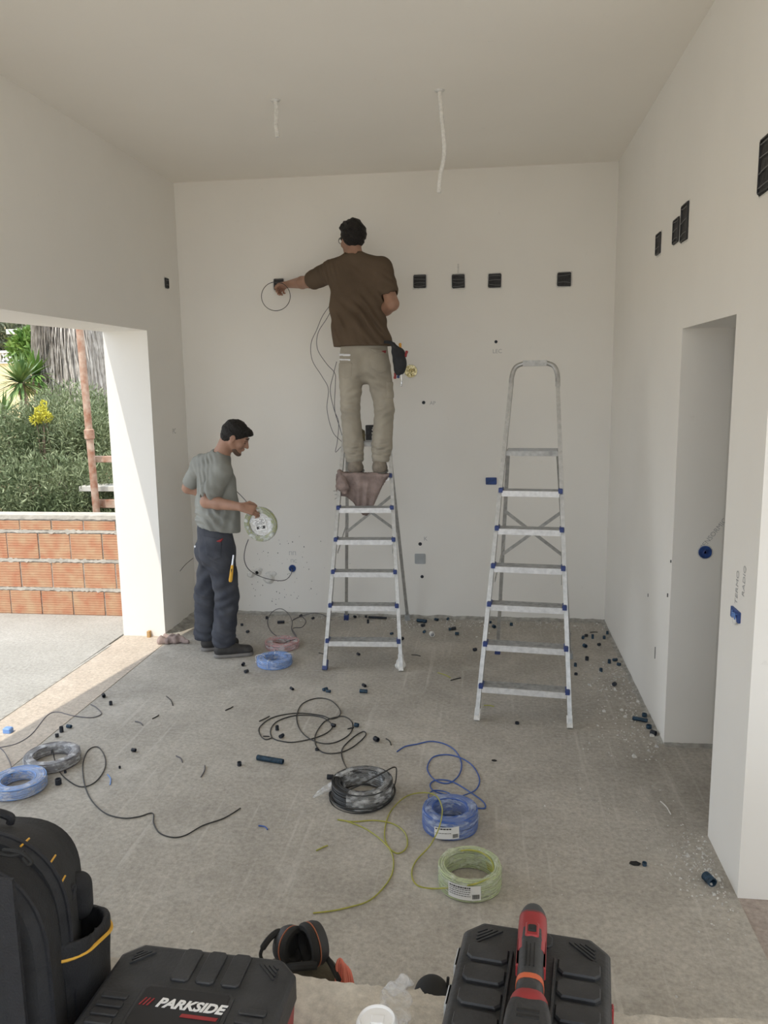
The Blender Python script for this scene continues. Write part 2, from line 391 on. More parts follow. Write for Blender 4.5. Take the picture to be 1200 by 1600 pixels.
# rough mortar skirt where the back wall meets the slab, and a thin one along the right wall
def skirt(name, A, B, nrm, h, d, seed, n=220):
    r_ = np.random.default_rng(seed); V = []; F = []
    A, B, nrm = map(np.array, (A, B, nrm)); hh = h*(.45+.9*np.convolve(r_.random(n+6), np.ones(5)/5, 'same')[:n]); dd = d*(.4+1.0*np.convolve(r_.random(n+6), np.ones(3)/3, 'same')[:n])
    for i in range(n):
        p = A+(B-A)*i/(n-1)
        V += [p+np.array((0, 0, hh[i])), p+nrm*dd[i]*.35+np.array((0, 0, hh[i]*.35)), p+nrm*dd[i]+np.array((0, 0, .001))]
    for i in range(n-1):
        a, b = 3*i, 3*i+3; F += [(a, a+1, b+1, b), (a+1, a+2, b+2, b+1)]
    return struct(mesh_obj(name, V, F, M['mortar'], smooth=False))
skirt('baseboard_back', (XL, YB-.001, 0), (XR, YB-.001, 0), (0, -1, 0), .024, .06, 1)
skirt('baseboard_right', (XR-.001, YD, 0), (XR-.001, YB, 0), (-1, 0, 0), .012, .03, 2, 120)
skirt('baseboard_passage', (XR+.0, YD-.001, 0), (3.2, YD-.001, 0), (0, -1, 0), .016, .03, 4, 120)
skirt('baseboard_left', (XL+.001, YB, 0), (XL+.001, YJ, 0), (1, 0, 0), .03, .09, 5, 60)
# ------------------------------------------------------------------ outside
# ground, hill
gx = MB(); gx.rings([[(-60, 6.7, -.6), (30, 6.7, -.6)], [(-60, 12, -.1), (30, 12, -.1)], [(-60, 24, .9), (30, 24, .9)], [(-60, 42, 4.2), (30, 42, 4.2)], [(-60, 90, 14), (30, 90, 14)]], caps=False)
gx.F = [f for f in gx.F][::2] if False else gx.F
struct(gx.build('hillside', M['hillm'], smooth=True))
bx('ground_outside', -60, 60, -60, -1.6, -1.0, -.25, M['earth'])
bx('ground_side', -60, -9, -1.6, 6.7, -1.0, -.62, M['earth'])
# brick parapet of hollow clay blocks
pz = .895; pp = thing('brick_parapet', 'low unplastered orange clay block wall edging the sunny terrace', 'wall', (-6, 6.44, 0))
py0, py1 = 6.43, 6.60
P_ = MB().box(-9, OUT-.01, py0+.008, py1, -.2, .86).build('mortar_core', M['mortar'], pp, world=True)
M['capm'] = mat('parapet_capping', (.43, .40, .35), .9, var=.15, scale=15, bump=.7, bscale=30)
cm = MB(); r_ = np.random.default_rng(8)
xs = np.linspace(-9, OUT-.01, 160); V = []
for x in xs: V.append([(x, py0-.006+r_.normal(0, .002), .86+r_.normal(0, .003)), (x, py0-.004, pz), (x, py1+.004, pz), (x, py1+.004, .86)])
cm.rings(V); cm.build('capping', M['capm'], pp, world=True)
rows = [(-.02, .215, .02), (.245, .475, .14), (.505, .735, .035), (.765, .85, .17)]
bm = MB(); r_ = random.Random(5)
for z0, z1, offx in rows:
    x = -9+offx
    while x < OUT-.03:
        x1 = min(x+.285, OUT-.012); yy = py0+r_.uniform(-.003, .003)
        # ribbed face
        nrib = max(1, int((z1-z0)/.021)); ring = []
        for k in range(nrib):
            za = z0+(z1-z0)*k/nrib; zb = z0+(z1-z0)*(k+.72)/nrib
            ring += [(za, yy+.003), (za+.001, yy), (zb, yy), (zb+.001, yy+.003)]
        pr = [(q[1], q[0]) for q in ring]; pr = [(py1-.01, z0)]+pr+[(py1-.01, z1)]
        bm.rings([[(x, a, b) for a, b in pr][::-1], [(x1, a, b) for a, b in pr][::-1]])
        x = x1+.012
M['brick'] = mat('clay_block', (.45, .195, .11), .9, col2=(.50, .33, .20), scale=9, bump=.3, bscale=60)
bm.build('clay_blocks', M['brick'], pp, world=True)
# mortar smears on block joints
sm = MB()
for z in (.23, .49, .75):
    V = []
    for x in np.linspace(-9, OUT-.01, 300):
        h = .010+abs(rng.normal(0, .005)); V.append([(x, py0-.002-abs(rng.normal(0, .002)), z-h*rng.uniform(.6, 1.3)), (x, py0-.003, z+h*rng.uniform(.5, 1.2)), (x, py0+.02, z+h), (x, py0+.02, z-h)])
    sm.rings(V)
sm.build('bed_joints', M['capm'], pp, world=True)
# leaves
def leaves(n, centers, radii, L, Wd, seed, up=.5, droop=.0, shell=.6):
    """n lance-shaped leaves spread over ellipsoid clumps; returns V, F arrays"""
    r = np.random.default_rng(seed); centers = np.array(centers, float); radii = np.array(radii, float)
    vol = radii.prod(1)**(2/3); k = r.choice(len(centers), n, p=vol/vol.sum())
    d = r.normal(0, 1, (n, 3)); d /= np.linalg.norm(d, axis=1)[:, None]
    rad = shell+(1-shell)*r.random(n)**.7; rad *= 1+.10*np.sin(d[:, 0]*9+k)*np.cos(d[:, 2]*8+k*2)
    P = centers[k]+d*radii[k]*rad[:, None]
    ax = d*.7+r.normal(0, .55, (n, 3))+np.array((0, 0, up)); ax /= np.linalg.norm(ax, axis=1)[:, None]
    s = np.cross(ax, r.normal(0, 1, (n, 3))); s /= np.linalg.norm(s, axis=1)[:, None]
    ln = L*(.6+.8*r.random(n))[:, None]; w = Wd*(.7+.6*r.random(n))[:, None]
    nrm = np.cross(ax, s)
    v0 = P; v1 = P+ax*ln*.45+s*w*.5+nrm*w*.2; v2 = P+ax*ln-np.array((0, 0, 1))*droop*ln; v3 = P+ax*ln*.45-s*w*.5+nrm*w*.2
    V = np.stack([v0, v1, v2, v3], 1).reshape(-1, 3); i = np.arange(n)*4
    F = np.concatenate([np.stack([i, i+1, i+2], 1), np.stack([i, i+2, i+3], 1)]); return V, F
def bush(name, label, cat, centers, radii, n, L, Wd, mt, seed, base, stems=8, up=.5, shell=.55, group=None):
    t = thing(name, label, cat, base, group=group)
    V, F = leaves(n, centers, radii, L, Wd, seed, up, .1, shell); mesh_obj('foliage', V, F, mt, t, smooth=False, world=True)
    b = MB(); r = random.Random(seed)
    for i in range(stems):
        c = centers[i % len(centers)]; rd = radii[i % len(centers)]
        e = [c[j]+r.uniform(-.5, .5)*rd[j] for j in range(3)]; a = (base[0]+(c[0]-base[0])*.8+r.uniform(-.1, .1), base[1]+r.uniform(-.1, .1), base[2])
        mid = [(a[j]+e[j])/2+r.uniform(-.08, .08) for j in range(3)]; b.tube(crom([a, mid, e], 5), np.linspace(.022, .006, 11), 6)
    b.build('stems', M['bark'], t, world=True); return t
cs = []; rs = []
r_ = random.Random(2)
for (u, v, y, R) in ((15, 700, 8.0, .55), (60, 690, 8.1, .5), (95, 680, 8.4, .6), (140, 690, 8.1, .5), (30, 770, 7.6, .5), (85, 770, 7.6, .5), (140, 775, 7.6, .45), (175, 760, 7.7, .4), (118, 655, 8.7, .5), (160, 665, 8.6, .45), (-30, 730, 8, .6), (195, 700, 8.4, .5), (0, 820, 7.5, .5), (100, 830, 7.5, .5), (190, 830, 7.6, .5), (50, 830, 7.5, .5), (150, 830, 7.5, .5)):
    cs.append(pt(u, v, y)); rs.append((R, R*.8, R*.85))
bush('oleander_shrub', 'dense grey-green oleander shrub just beyond the clay block wall', 'shrub', cs, rs, 56000, .068, .0135, M['leafO'], 11, (float(pt(90, 800, 8)[0]), 8.0, -.5), 24, up=.5, shell=.35)
# palm with a skirt of dead fronds
pb = pt(118, 600, 11.5); pal = thing('palm_trunk', 'thick palm trunk wrapped in a skirt of dead grey fronds', 'palm', (pb[0], 11.5, -.1))
MB().lathe([(.36, -.1), (.32, 1), (.30, 4.6)], (pb[0], 11.5, 0), 20).build('trunk', M['deadtrunk'], pal, True, True)
n = 11000; r = np.random.default_rng(21); th = r.random(n)*2*PI; z = 1.55+r.random(n)**.8*3.2; R = .36+.13*r.random(n)*(1+.3*np.sin(th*5))
R = R+.03*np.sin(z*3+th*2); ln = .35+.5*r.random(n)
P = np.stack([pb[0]+R*np.cos(th), 11.5+R*np.sin(th), z], 1); tip = np.stack([pb[0]+(R+.05+.05*r.normal(0, 1, n))*np.cos(th+r.normal(0, .12, n)), 11.5+(R+.04)*np.sin(th), np.maximum(z-ln, 1.25+.25*r.random(n))], 1)
tw = np.stack([-np.sin(th), np.cos(th), 0*th], 1)+r.normal(0, .5, (n, 3)); tw /= np.linalg.norm(tw, axis=1)[:, None]; w = .006+.010*r.random(n)
V = np.stack([P-tw*w[:, None], P+tw*w[:, None], (P+tip)/2+tw*w[:, None]*1.3+np.stack([np.cos(th), np.sin(th), 0*th], 1)*.03, tip, (P+tip)/2-tw*w[:, None]*1.3], 1).reshape(-1, 3)
i = np.arange(n)*5; F = np.concatenate([np.stack([i, i+1, i+2], 1), np.stack([i, i+2, i+4], 1), np.stack([i+4, i+2, i+3], 1)])
mesh_obj('dead_fronds', V, F, M['dead'], pal, smooth=False, world=True)
# yucca: rosettes of blades on a stem
def yucca(name, label, heads, base, mt, n=70, L=.62, seed=1):
    t = thing(name, label, 'plant', base); r = random.Random(seed); b = MB(); s = MB()
    for (c, sc) in heads:
        c = Vector(tuple(map(float, c))); s.tube(crom([base, [(base[0]+c[0])/2+.05, (base[1]+c[1])/2, (base[2]+c[2])/2], c], 5), .045, 8)
        for k in range(n):
            el = r.uniform(-.7, 1.35); az = r.uniform(0, 2*PI); l = L*sc*r.uniform(.75, 1.1); w = .022*sc
            d = Vector((math.cos(az)*math.cos(el), math.sin(az)*math.cos(el), math.sin(el))); sd_ = d.cross(Vector((0, 0, 1))).normalized()*w
            g = Vector((0, 0, -1)); p1 = c+d*l*.5+g*l*.03; p2 = c+d*l+g*l*.18*math.cos(el)
            b.add([c-sd_*.5, c+sd_*.5, p1+sd_, p2, p1-sd_], [(0, 1, 2, 4), (4, 2, 3)])
    b.build('blades', mt, t, world=True); s.build('stem', M['bark'], t, True, True); return t
ya = pt(33, 598, 10.3); yb = pt(55, 585, 11); yc = pt(5, 650, 9.6)
yucca('yucca', 'spiky green yucca standing left of the dead-frond palm', [(ya, 1.0)], (ya[0], 10.3, -.2), M['leafY'], 150, .46, 3)
yucca('yucca', 'paler yucca half hidden between the spiky yucca and the palm', [(yb, 1)], (yb[0], 11.0, -.15), M['leafG'], 110, .42, 4)
yucca('yucca', 'low yucca at the left edge below the yellow house', [(yc, .9)], (yc[0], 9.6, -.3), M['leafY'], 60, .42, 6)
c1 = pt(48, 545, 12.5); c2 = pt(60, 570, 12.4)
bush('leafy_bush', 'bright green leafy bush under the pergola of the yellow house', 'bush', [c1, c2], [(.3, .3, .3), (.25, .3, .4)], 1500, .13, .07, M['leafG'], 5, (c1[0], 12.5, 0), 4)
c1 = pt(64, 646, 7.85)
bush('flowering_bush', 'small yellow flowering bush above the oleander', 'bush', [c1, pt(57, 655, 7.85), pt(73, 652, 7.85), pt(68, 634, 7.9)], [(.05, .06, .07), (.06, .06, .05), (.045, .05, .05), (.03, .03, .05)], 700, .030, .016, M['flower'], 6, (c1[0], 7.85, -.4), 4)
c1 = pt(8, 535, 26); c2 = pt(35, 540, 27)
bush('olive_tree', 'dark round tree on the slope behind the yellow house', 'tree', [c1, c2], [(1.1, 1, 1.0), (.8, .8, .6)], 3500, .22, .08, M['leafD'], 9, (c1[0], 26, 1.0), 5)
# far house: terrace wall, balustrade, pergola
hy = 17.0; h0 = pt(0, 590, hy); h = thing('house_terrace', 'yellow house terrace with white balustrade and pergola on the slope', 'house', (h0[0], hy, .4))
def HP(u, v): p = pt(u, v, hy); return p[0], p[2]
x0, _ = HP(-60, 590); x1, zt = HP(78, 551); _, zb = HP(0, 640); _, zbal0 = HP(0, 566); _, zbal1 = HP(0, 548)
MB().box(x0, x1, hy+.02, hy+4, .3, zbal0).build('wall', M['house'], h, world=True)
bal = MB().box(x0, x1, hy-.02, hy+.14, zbal0-.03, zbal0).box(x0, x1, hy-.02, hy+.14, zbal1-.05, zbal1)
xx = x0
while xx < HP(34, 555)[0]:
    bal.box(xx, xx+.05, hy, hy+.1, zbal0, zbal1)
    for sx in (0, 1):
        R = Matrix.Rotation((-1)**sx*.6, 3, 'Y'); bal.box(xx+.16, xx+.20, hy+.02, hy+.08, zbal0, zbal1-.04, R=R)
    xx += .3
bal.build('balustrade', M['housew'], h, world=True)
pgx, pz1 = HP(36, 521); pg = MB().box(pgx-.05, pgx+.05, hy+.1, hy+.22, zbal0, pz1)
pg.box(pgx-.4, x1+.3, hy, hy+3, pz1, pz1+.1); pg.box(x1+.1, x1+.2, hy+2, hy+2.1, zbal0, pz1)
pg.build('pergola', M['housew'], h, world=True)
# scaffold pole and planks
a = pt(123, 500, 7.2); b = pt(152, 812, 7.2); d = (a-b)/(a[2]-b[2])
t = thing('scaffold_pole', 'rusty steel scaffold pole standing behind the clay block wall', 'pole', (b[0], 7.2, -.5))
lo = b+d*(-.5-b[2]); hi = b+d*(3.6-b[2]); MB().tube([lo, b, a, hi], .034, 16).build('tube', M['rust'], t, True, True)
q = b+d*(1.55-b[2]); cl = MB(); cl.lathe([(.036, -.05), (.047, -.04), (.047, .04), (.036, .05)], q, 16, ax=tuple(d)); cl.build('coupler', M['rust'], t, True, True)
def plank(u0, u1, v, y, th, dep, label, mt=M['plank'], name='scaffold_plank'):
    A = pt(u0, v, y); B = pt(u1, v, y)
    o = MB().box(A[0], B[0]+.8, y, y+dep, A[2]-th, A[2]).build(name, mt); o['label'] = label; o['category'] = 'plank'; return bevel(o, .004)
plank(123, 185, 760, 7.30, .05, .24, 'pale weathered scaffold plank crossing the rusty pole low down')
plank(140, 185, 713, 7.26, .06, .06, 'rusty brown scaffold bar beside the jamb above the plank', M['rust'], 'scaffold_bar')
plank(151, 185, 781, 7.26, .08, .05, 'rusty brown scaffold bar just below the pale plank', M['rust'], 'scaffold_bar')
# ================================================================== WALL FITTINGS
def wall_frame(kind):   # origin plane axes for things fixed to a wall: x along wall, y up
    return {'back': ((1, 0, 0), (0, 0, 1)), 'right': ((0, 1, 0), (0, 0, 1)), 'left': ((0, -1, 0), (0, 0, 1)), 'passage': ((1, 0, 0), (0, 0, 1))}[kind]
def wpt(u, v, kind):
    return {'back': lambda: on(u, v, 1, YB), 'right': lambda: on(u, v, 0, XR), 'left': lambda: on(u, v, 0, XL), 'passage': lambda: on(u, v, 1, YD)}[kind]()
WN = {'back': (0, -1, 0), 'right': (-1, 0, 0), 'left': (1, 0, 0), 'passage': (0, -1, 0)}
def wthing(name, label, cat, p, kind, group=None):
    t = thing(name, label, cat, p, group=group)
    # local axes: x along wall to the right as seen from the room, y up, z out of the wall
    X = {'back': (1, 0, 0), 'right': (0, -1, 0), 'left': (0, 1, 0), 'passage': (1, 0, 0)}[kind]
    t.rotation_euler = frame((0, 0, 0), X, (0, 0, 1)).to_euler(); return t
def irregular(w, h, r, n=8, jit=.002, rs=None):
    rs = rs or random; P = []
    for cx, cy, a0 in ((w/2-r, h/2-r, 0), (-w/2+r, h/2-r, PI/2), (-w/2+r, -h/2+r, PI), (w/2-r, -h/2+r, 1.5*PI)):
        for k in range(n//2):
            a = a0+PI/2*k/(n//2-1); P.append((cx+r*math.cos(a)+rs.uniform(-jit, jit), cy+r*math.sin(a)+rs.uniform(-jit, jit)))
    return P
M['plsmear'] = mat('fresh_plaster', (.70, .69, .66), .9, var=.1, scale=40, bump=.8, bscale=60)
def square_box(u0, v0, u1, v1, kind, label, seed, bars=4, group=None):
    A, B = wpt(u0, v0, kind), wpt(u1, v1, kind); c = (A+B)/2
    ax = {'back': 0, 'passage': 0, 'right': 1, 'left': 1}[kind]
    w = abs(A[ax]-B[ax]); h = abs(A[2]-B[2]); t = wthing('junction_box', label, 'junction box', c, kind, group); rs = random.Random(seed)
    hoop = irregular(w+.016, h+.016, .012, 8, .004, rs); MB().prism(hoop, -.002, .002).build('plaster_edge', M['plsmear'], t)
    MB().prism(irregular(w, h, .01, 8, .0025, rs), 0, .006).build('box_cover', M['tape'], t)
    b = MB()
    for k in range(bars):
        y = -h/2+h*(k+.6)/bars; P = [(-w/2*.92, y+rs.uniform(-.006, .006), .009), (0, y+rs.uniform(-.004, .004), .013), (w/2*.92, y+rs.uniform(-.006, .006), .009)]
        b.tube(crom(P, 4), .0022, 5)
    b.build('wire', M['boxline'], t); 
    f = MB()
    for sx in (-1, 1): f.box(sx*w/2*.93-.003, sx*w/2*.93+.003, -h/2*.9, h/2*.9, .006, .012)
    for sy in (-1, 1): f.box(-w/2*.9, w/2*.9, sy*h/2*.93-.003, sy*h/2*.93+.003, .006, .012)
    f.build('rim', M['blackp'], t); return t
square_box(428, 436, 444, 453, 'back', 'black wall box the man on the ladder is reaching into', 1)
square_box(646, 430, 666, 450, 'back', 'square black wall box just right of the brown T-shirt', 2)
b2 = square_box(706, 429, 726, 450, 'back', 'square black wall box with a groove rising above it', 3)
square_box(763, 428, 783, 449, 'back', 'square black wall box third right of the man on the ladder', 4, 3)
square_box(871, 426, 892, 447, 'back', 'square black wall box nearest the right corner of the back wall', 5, 2)
MB().box(-.007, .007, .055, .135, -.001, .004).build('filled_groove', M['plsmear'], b2)
square_box(256.5, 434, 262.5, 451, 'left', 'small black wall box high on the left wall', 6, 2)
square_box(1027.5, 367, 1033, 395, 'right', 'lowest and smallest of three slim black boxes high on right wall', 7, 2)
square_box(1054.5, 345, 1061.5, 377, 'right', 'middle one of three slim black boxes high on right wall', 8, 3)
square_box(1067.5, 322, 1075.5, 373, 'right', 'tallest of three slim black boxes high on the right wall', 9, 3)
square_box(1192, 218, 1212, 290, 'right', 'black wall box cut by the right edge above the doorway', 10, 4)
# two-gang blue box beside the ladder, blue box near the corner, grey cover
def flat_box(u0, v0, u1, v1, kind, name, label, m1, m2, cat='wall box', depth=.008):
    A, B = wpt(u0, v0, kind), wpt(u1, v1, kind); c = (A+B)/2; ax = 1 if kind in ('right', 'left') else 0
    w = abs(A[ax]-B[ax]); h = abs(A[2]-B[2]); t = wthing(name, label, cat, c, kind)
    MB().prism(irregular(w, h, min(w, h)*.1, 8, .0008), -.002, depth).build('body', m1, t)
    return t, w, h
t, w, h = flat_box(759, 746, 776, 757, 'back', 'wall_box', 'flat blue wall box left of the free-standing ladder', M['bluebox'], None)
f = MB()
for s_ in (-1, 1): f.box(-w*.44, w*.44, s_*h*.42-.002, s_*h*.42+.002, .008, .011); f.box(s_*w*.46-.002, s_*w*.46+.002, -h*.42, h*.42, .008, .011)
f.build('rim', M['blueclip'], t)
t, w, h = flat_box(648, 865, 665, 881, 'back', 'cover_plate', 'grey square blank plate low on wall between the two ladders', M['greyp'], None, 'cover plate', .006)
MB().prism(irregular(w*.86, h*.86, .008, 8, 0), .006, .008).build('face', M['greyp'], t)
t, w, h = flat_box(1145, 946, 1157, 975, 'right', 'wall_box', 'open blue wall box on the narrow wall right of doorway', M['bluebox'], None)
b = MB(); rs = random.Random(4)
for k in range(5): b.tube(crom([(rs.uniform(-w/3, w/3), rs.uniform(-h/3, h/3), .009+.002*k) for _ in range(4)], 5), .0025, 5)
b.build('wire', M['wpale'], t); MB().ell((.01, -.02, .009), (.018, .02, .008), 10).build('plaster_blob', M['plsmear'], t, True)
def round_box(u, v, r, kind, label, m1, name='round_wall_box'):
    c = wpt(u, v, kind); t = wthing(name, label, 'wall box', c, kind)
    MB().lathe([(r+.006, -.001), (r+.006, .0015)], n=28).build('plaster_edge', M['plsmear'], t, True)
    MB().lathe([(r, 0), (r, .006), (r-.005, .007), (r-.006, .003), (.001, .002)], n=28).build('cup', m1, t, True)
    return t
t = round_box(457, 888, .031, 'back', 'round blue box on wall behind the standing man, cable leading in', M['bluebox'])
MB().tube(crom([(-.015, .01, .006), (0, .0, .012), (.004, -.02, .012)], 5), .003, 6).build('wire', M['wblack'], t, True)
t = round_box(1101.5, 862.5, .034, 'passage', 'round blue box on the grey wall inside the doorway', M['bluebox'])
MB().lathe([(.012, .004), (.012, .009), (.007, .010), (.006, .004)], n=16).build('screw_post', M['blueclip'], t, True)
t = round_box(642, 580, .052, 'back', 'round wall hole filled with shiny crumpled brass foil beside tool pouch', M['foil'], 'foil_hole')
b = MB(); rs = random.Random(6)
for k in range(26):
    a = rs.uniform(0, 2*PI); q = rs.uniform(.0, .038); b.ell((q*math.cos(a), q*math.sin(a), .006), (rs.uniform(.005, .013), rs.uniform(.004, .01), .012), 6, R=Matrix.Rotation(rs.uniform(0, 3), 3, 'Z') @ Matrix.Rotation(rs.uniform(-.7, .7), 3, 'X'))
b.build('crumpled_foil', M['foil'], t, False)
# square recess with silver foil seen between the shins
t, w, h = flat_box(571, 664, 590, 692, 'back', 'open_recess', 'dark square wall recess with torn silver foil between the shins', M['tape'], None, 'wall recess', .004)
b = MB(); rs = random.Random(3)
for k in range(16): b.ell((rs.uniform(0, w*.32), rs.uniform(-h*.35, h*.35), .006), (.008, rs.uniform(.01, .022), .012), 6, R=Matrix.Rotation(rs.uniform(-.6, .6), 3, 'Z'))
b.build('torn_foil', M['silver'], t)
# drilled holes
for u, v, r, lab in ((775, 534, .010, 'small drilled hole above the letters LEC'), (662, 629, .011, 'small drilled hole beside the letters AP'), (656.5, 850, .012, 'small drilled hole just above the grey cover plate'), (659.5, 901, .011, 'small drilled hole just below the grey cover plate')):
    t = wthing('drilled_hole', lab, 'drilled hole', wpt(u, v, 'back'), 'back')
    MB().lathe([(r*1.3, -.001), (r*1.25, .0015), (r, .003), (r*.85, .0018), (.0005, .0016)], n=14).build('socket', M['conduitb'], t, True)
# plaster-clogged pipe stubs low on the back wall
for u, v, r, lab, cl_ in ((392, 897, .024, 'left plaster-crusted pipe stub low on the back wall', 0), (402.5, 894, .024, 'middle pipe stub with dark open mouth low on the back wall', 1), (420, 903, .038, 'largest white capped pipe stub low on the back wall', 0)):
    t = wthing('pipe_stub', lab, 'pipe stub', wpt(u, v, 'back'), 'back')
    o = MB().lathe([(r*1.5, -.002), (r*1.2, .006), (r, .01), (r, .028), (r*.8, .032), (r*.75, .02 if cl_ else .034), (.001, .018 if cl_ else .036)], n=20).build('pipe', M['litho'], t, True)
    MB().ell((r*.6, r*1.0, .004), (r*1.4, r*.7, .01), 10).build('plaster_lump', M['plsmear'], t, True)
    if cl_: MB().lathe([(r*.6, .02), (.001, .0205)], n=14).build('open_mouth', M['dark'], t)
# pencil lettering on the walls
wobj = {o.name: o for o in COL.objects}
def scrib(body, u, v, kind, size, rot=0, name='pencil_lettering'):
    wn = {'back': 'wall_back', 'right': 'wall_right', 'passage': 'wall_passage', 'left': 'wall_left'}[kind]; c = wpt(u, v, kind)
    X = Vector({'back': (1, 0, 0), 'right': (0, -1, 0), 'left': (0, 1, 0), 'passage': (1, 0, 0)}[kind]); Z = Vector((0, 0, 1)); N_ = Vector(WN[kind])
    x = X*math.cos(rot)+Z*math.sin(rot); y = -X*math.sin(rot)+Z*math.cos(rot)
    o = text(name, body, size, M['pencil'], wobj[wn], frame(Vector(tuple(c))+N_*.0012, x, y), ext=.0002, off=-.0003, align='CENTER'); return o
scrib('LEC', 777, 549, 'back', .045); scrib('AP', 676, 630, 'back', .042); scrib('K', 665, 842, 'back', .05)
scrib('ΠΠ', 457, 865, 'back', .045); scrib('ΠC', 459, 877, 'back', .04)
scrib('SENSORMIC', 1115, 834, 'passage', .036, .95)
scrib('TERMO', 1152, 918, 'right', .042, PI/2*.98); scrib('RADIO', 1163, 908, 'right', .040, PI/2*.98)
scrib('PC', 272, 674, 'left', .06)
# the three hatch strokes beside the ladder and small scuffs
mk = MB()
for (a, b_) in (((521, 767), (531, 767)), ((523, 773), (530, 771)), ((523, 780), (530, 775))):
    A, B = wpt(*a, 'back'), wpt(*b_, 'back'); mk.bar(A+np.array((0, -.001, 0)), B+np.array((0, -.001, 0)), .003, .003)
rs = random.Random(12)
for k in range(95):   # grout spatter around the pipe stubs
    u, v = rs.gauss(425, 34), rs.gauss(895, 40)
    if v > 950 or u < 385: continue
    A = wpt(u, v, 'back'); s_ = rs.uniform(.0015, .0045); mk.ell(A+np.array((0, -.001, 0)), (s_, .001, s_*rs.uniform(.6, 2)), 6)
mk.build('wall_marks', M['mark'], wobj['wall_back'])
mk = MB()
for (u, v, l) in ((1024, 1020, .07), (1013, 930, .02), (1048, 877, .014), (1043, 930, .02)):
    A = wpt(u, v, 'right' if u < 1035 else 'passage'); n_ = np.array(WN['right' if u < 1035 else 'passage'])*.001
    mk.bar(A+n_-np.array((0, 0, l/2)), A+n_+np.array((0, 0, l/2)), .006, .004)
mk.build('wall_marks', M['mark'], wobj['wall_right'])
# ceiling conduits
def ceil_pipe(P, r, label, seed):
    p0 = on(*P[0], 2, ZC); y = p0[1]; W_ = [(p0[0], y, ZC+.01)]+[tuple(pt(u, v, y)) for u, v in P]
    t = thing('hanging_conduit', label, 'conduit', p0); rs = random.Random(seed)
    C_ = crom(W_, 14); rad = [r*(1+.18*(i % 2)) for i in range(len(C_))]
    MB().tube(C_, rad, 10).build('conduit_tube', M['litho'], t, True, True)
    MB().lathe([(r*2.6, 0), (r*2.2, -.006), (r*1.2, -.01)], p0, 16).build('plaster_patch', M['plsmear'], t, True, True)
ceil_pipe([(430, 156), (432, 175), (431, 195), (434, 214)], .012, 'shorter dusty conduit end hanging from the ceiling, left', 1)
ceil_pipe([(687, 141), (690, 180), (694, 226), (693, 250), (688, 275), (686, 301)], .0115, 'longer crooked white conduit hanging from the ceiling, right', 2)
t = tag(MB().box(-.011, .011, -.006, .03, 0, .05).build('wood_wedge', M['wood']), 'small wooden wedge standing against the foot of the white jamb', 'wedge'); p = fl(229, 999); t.location = (p[0], YJ-.035, .003)
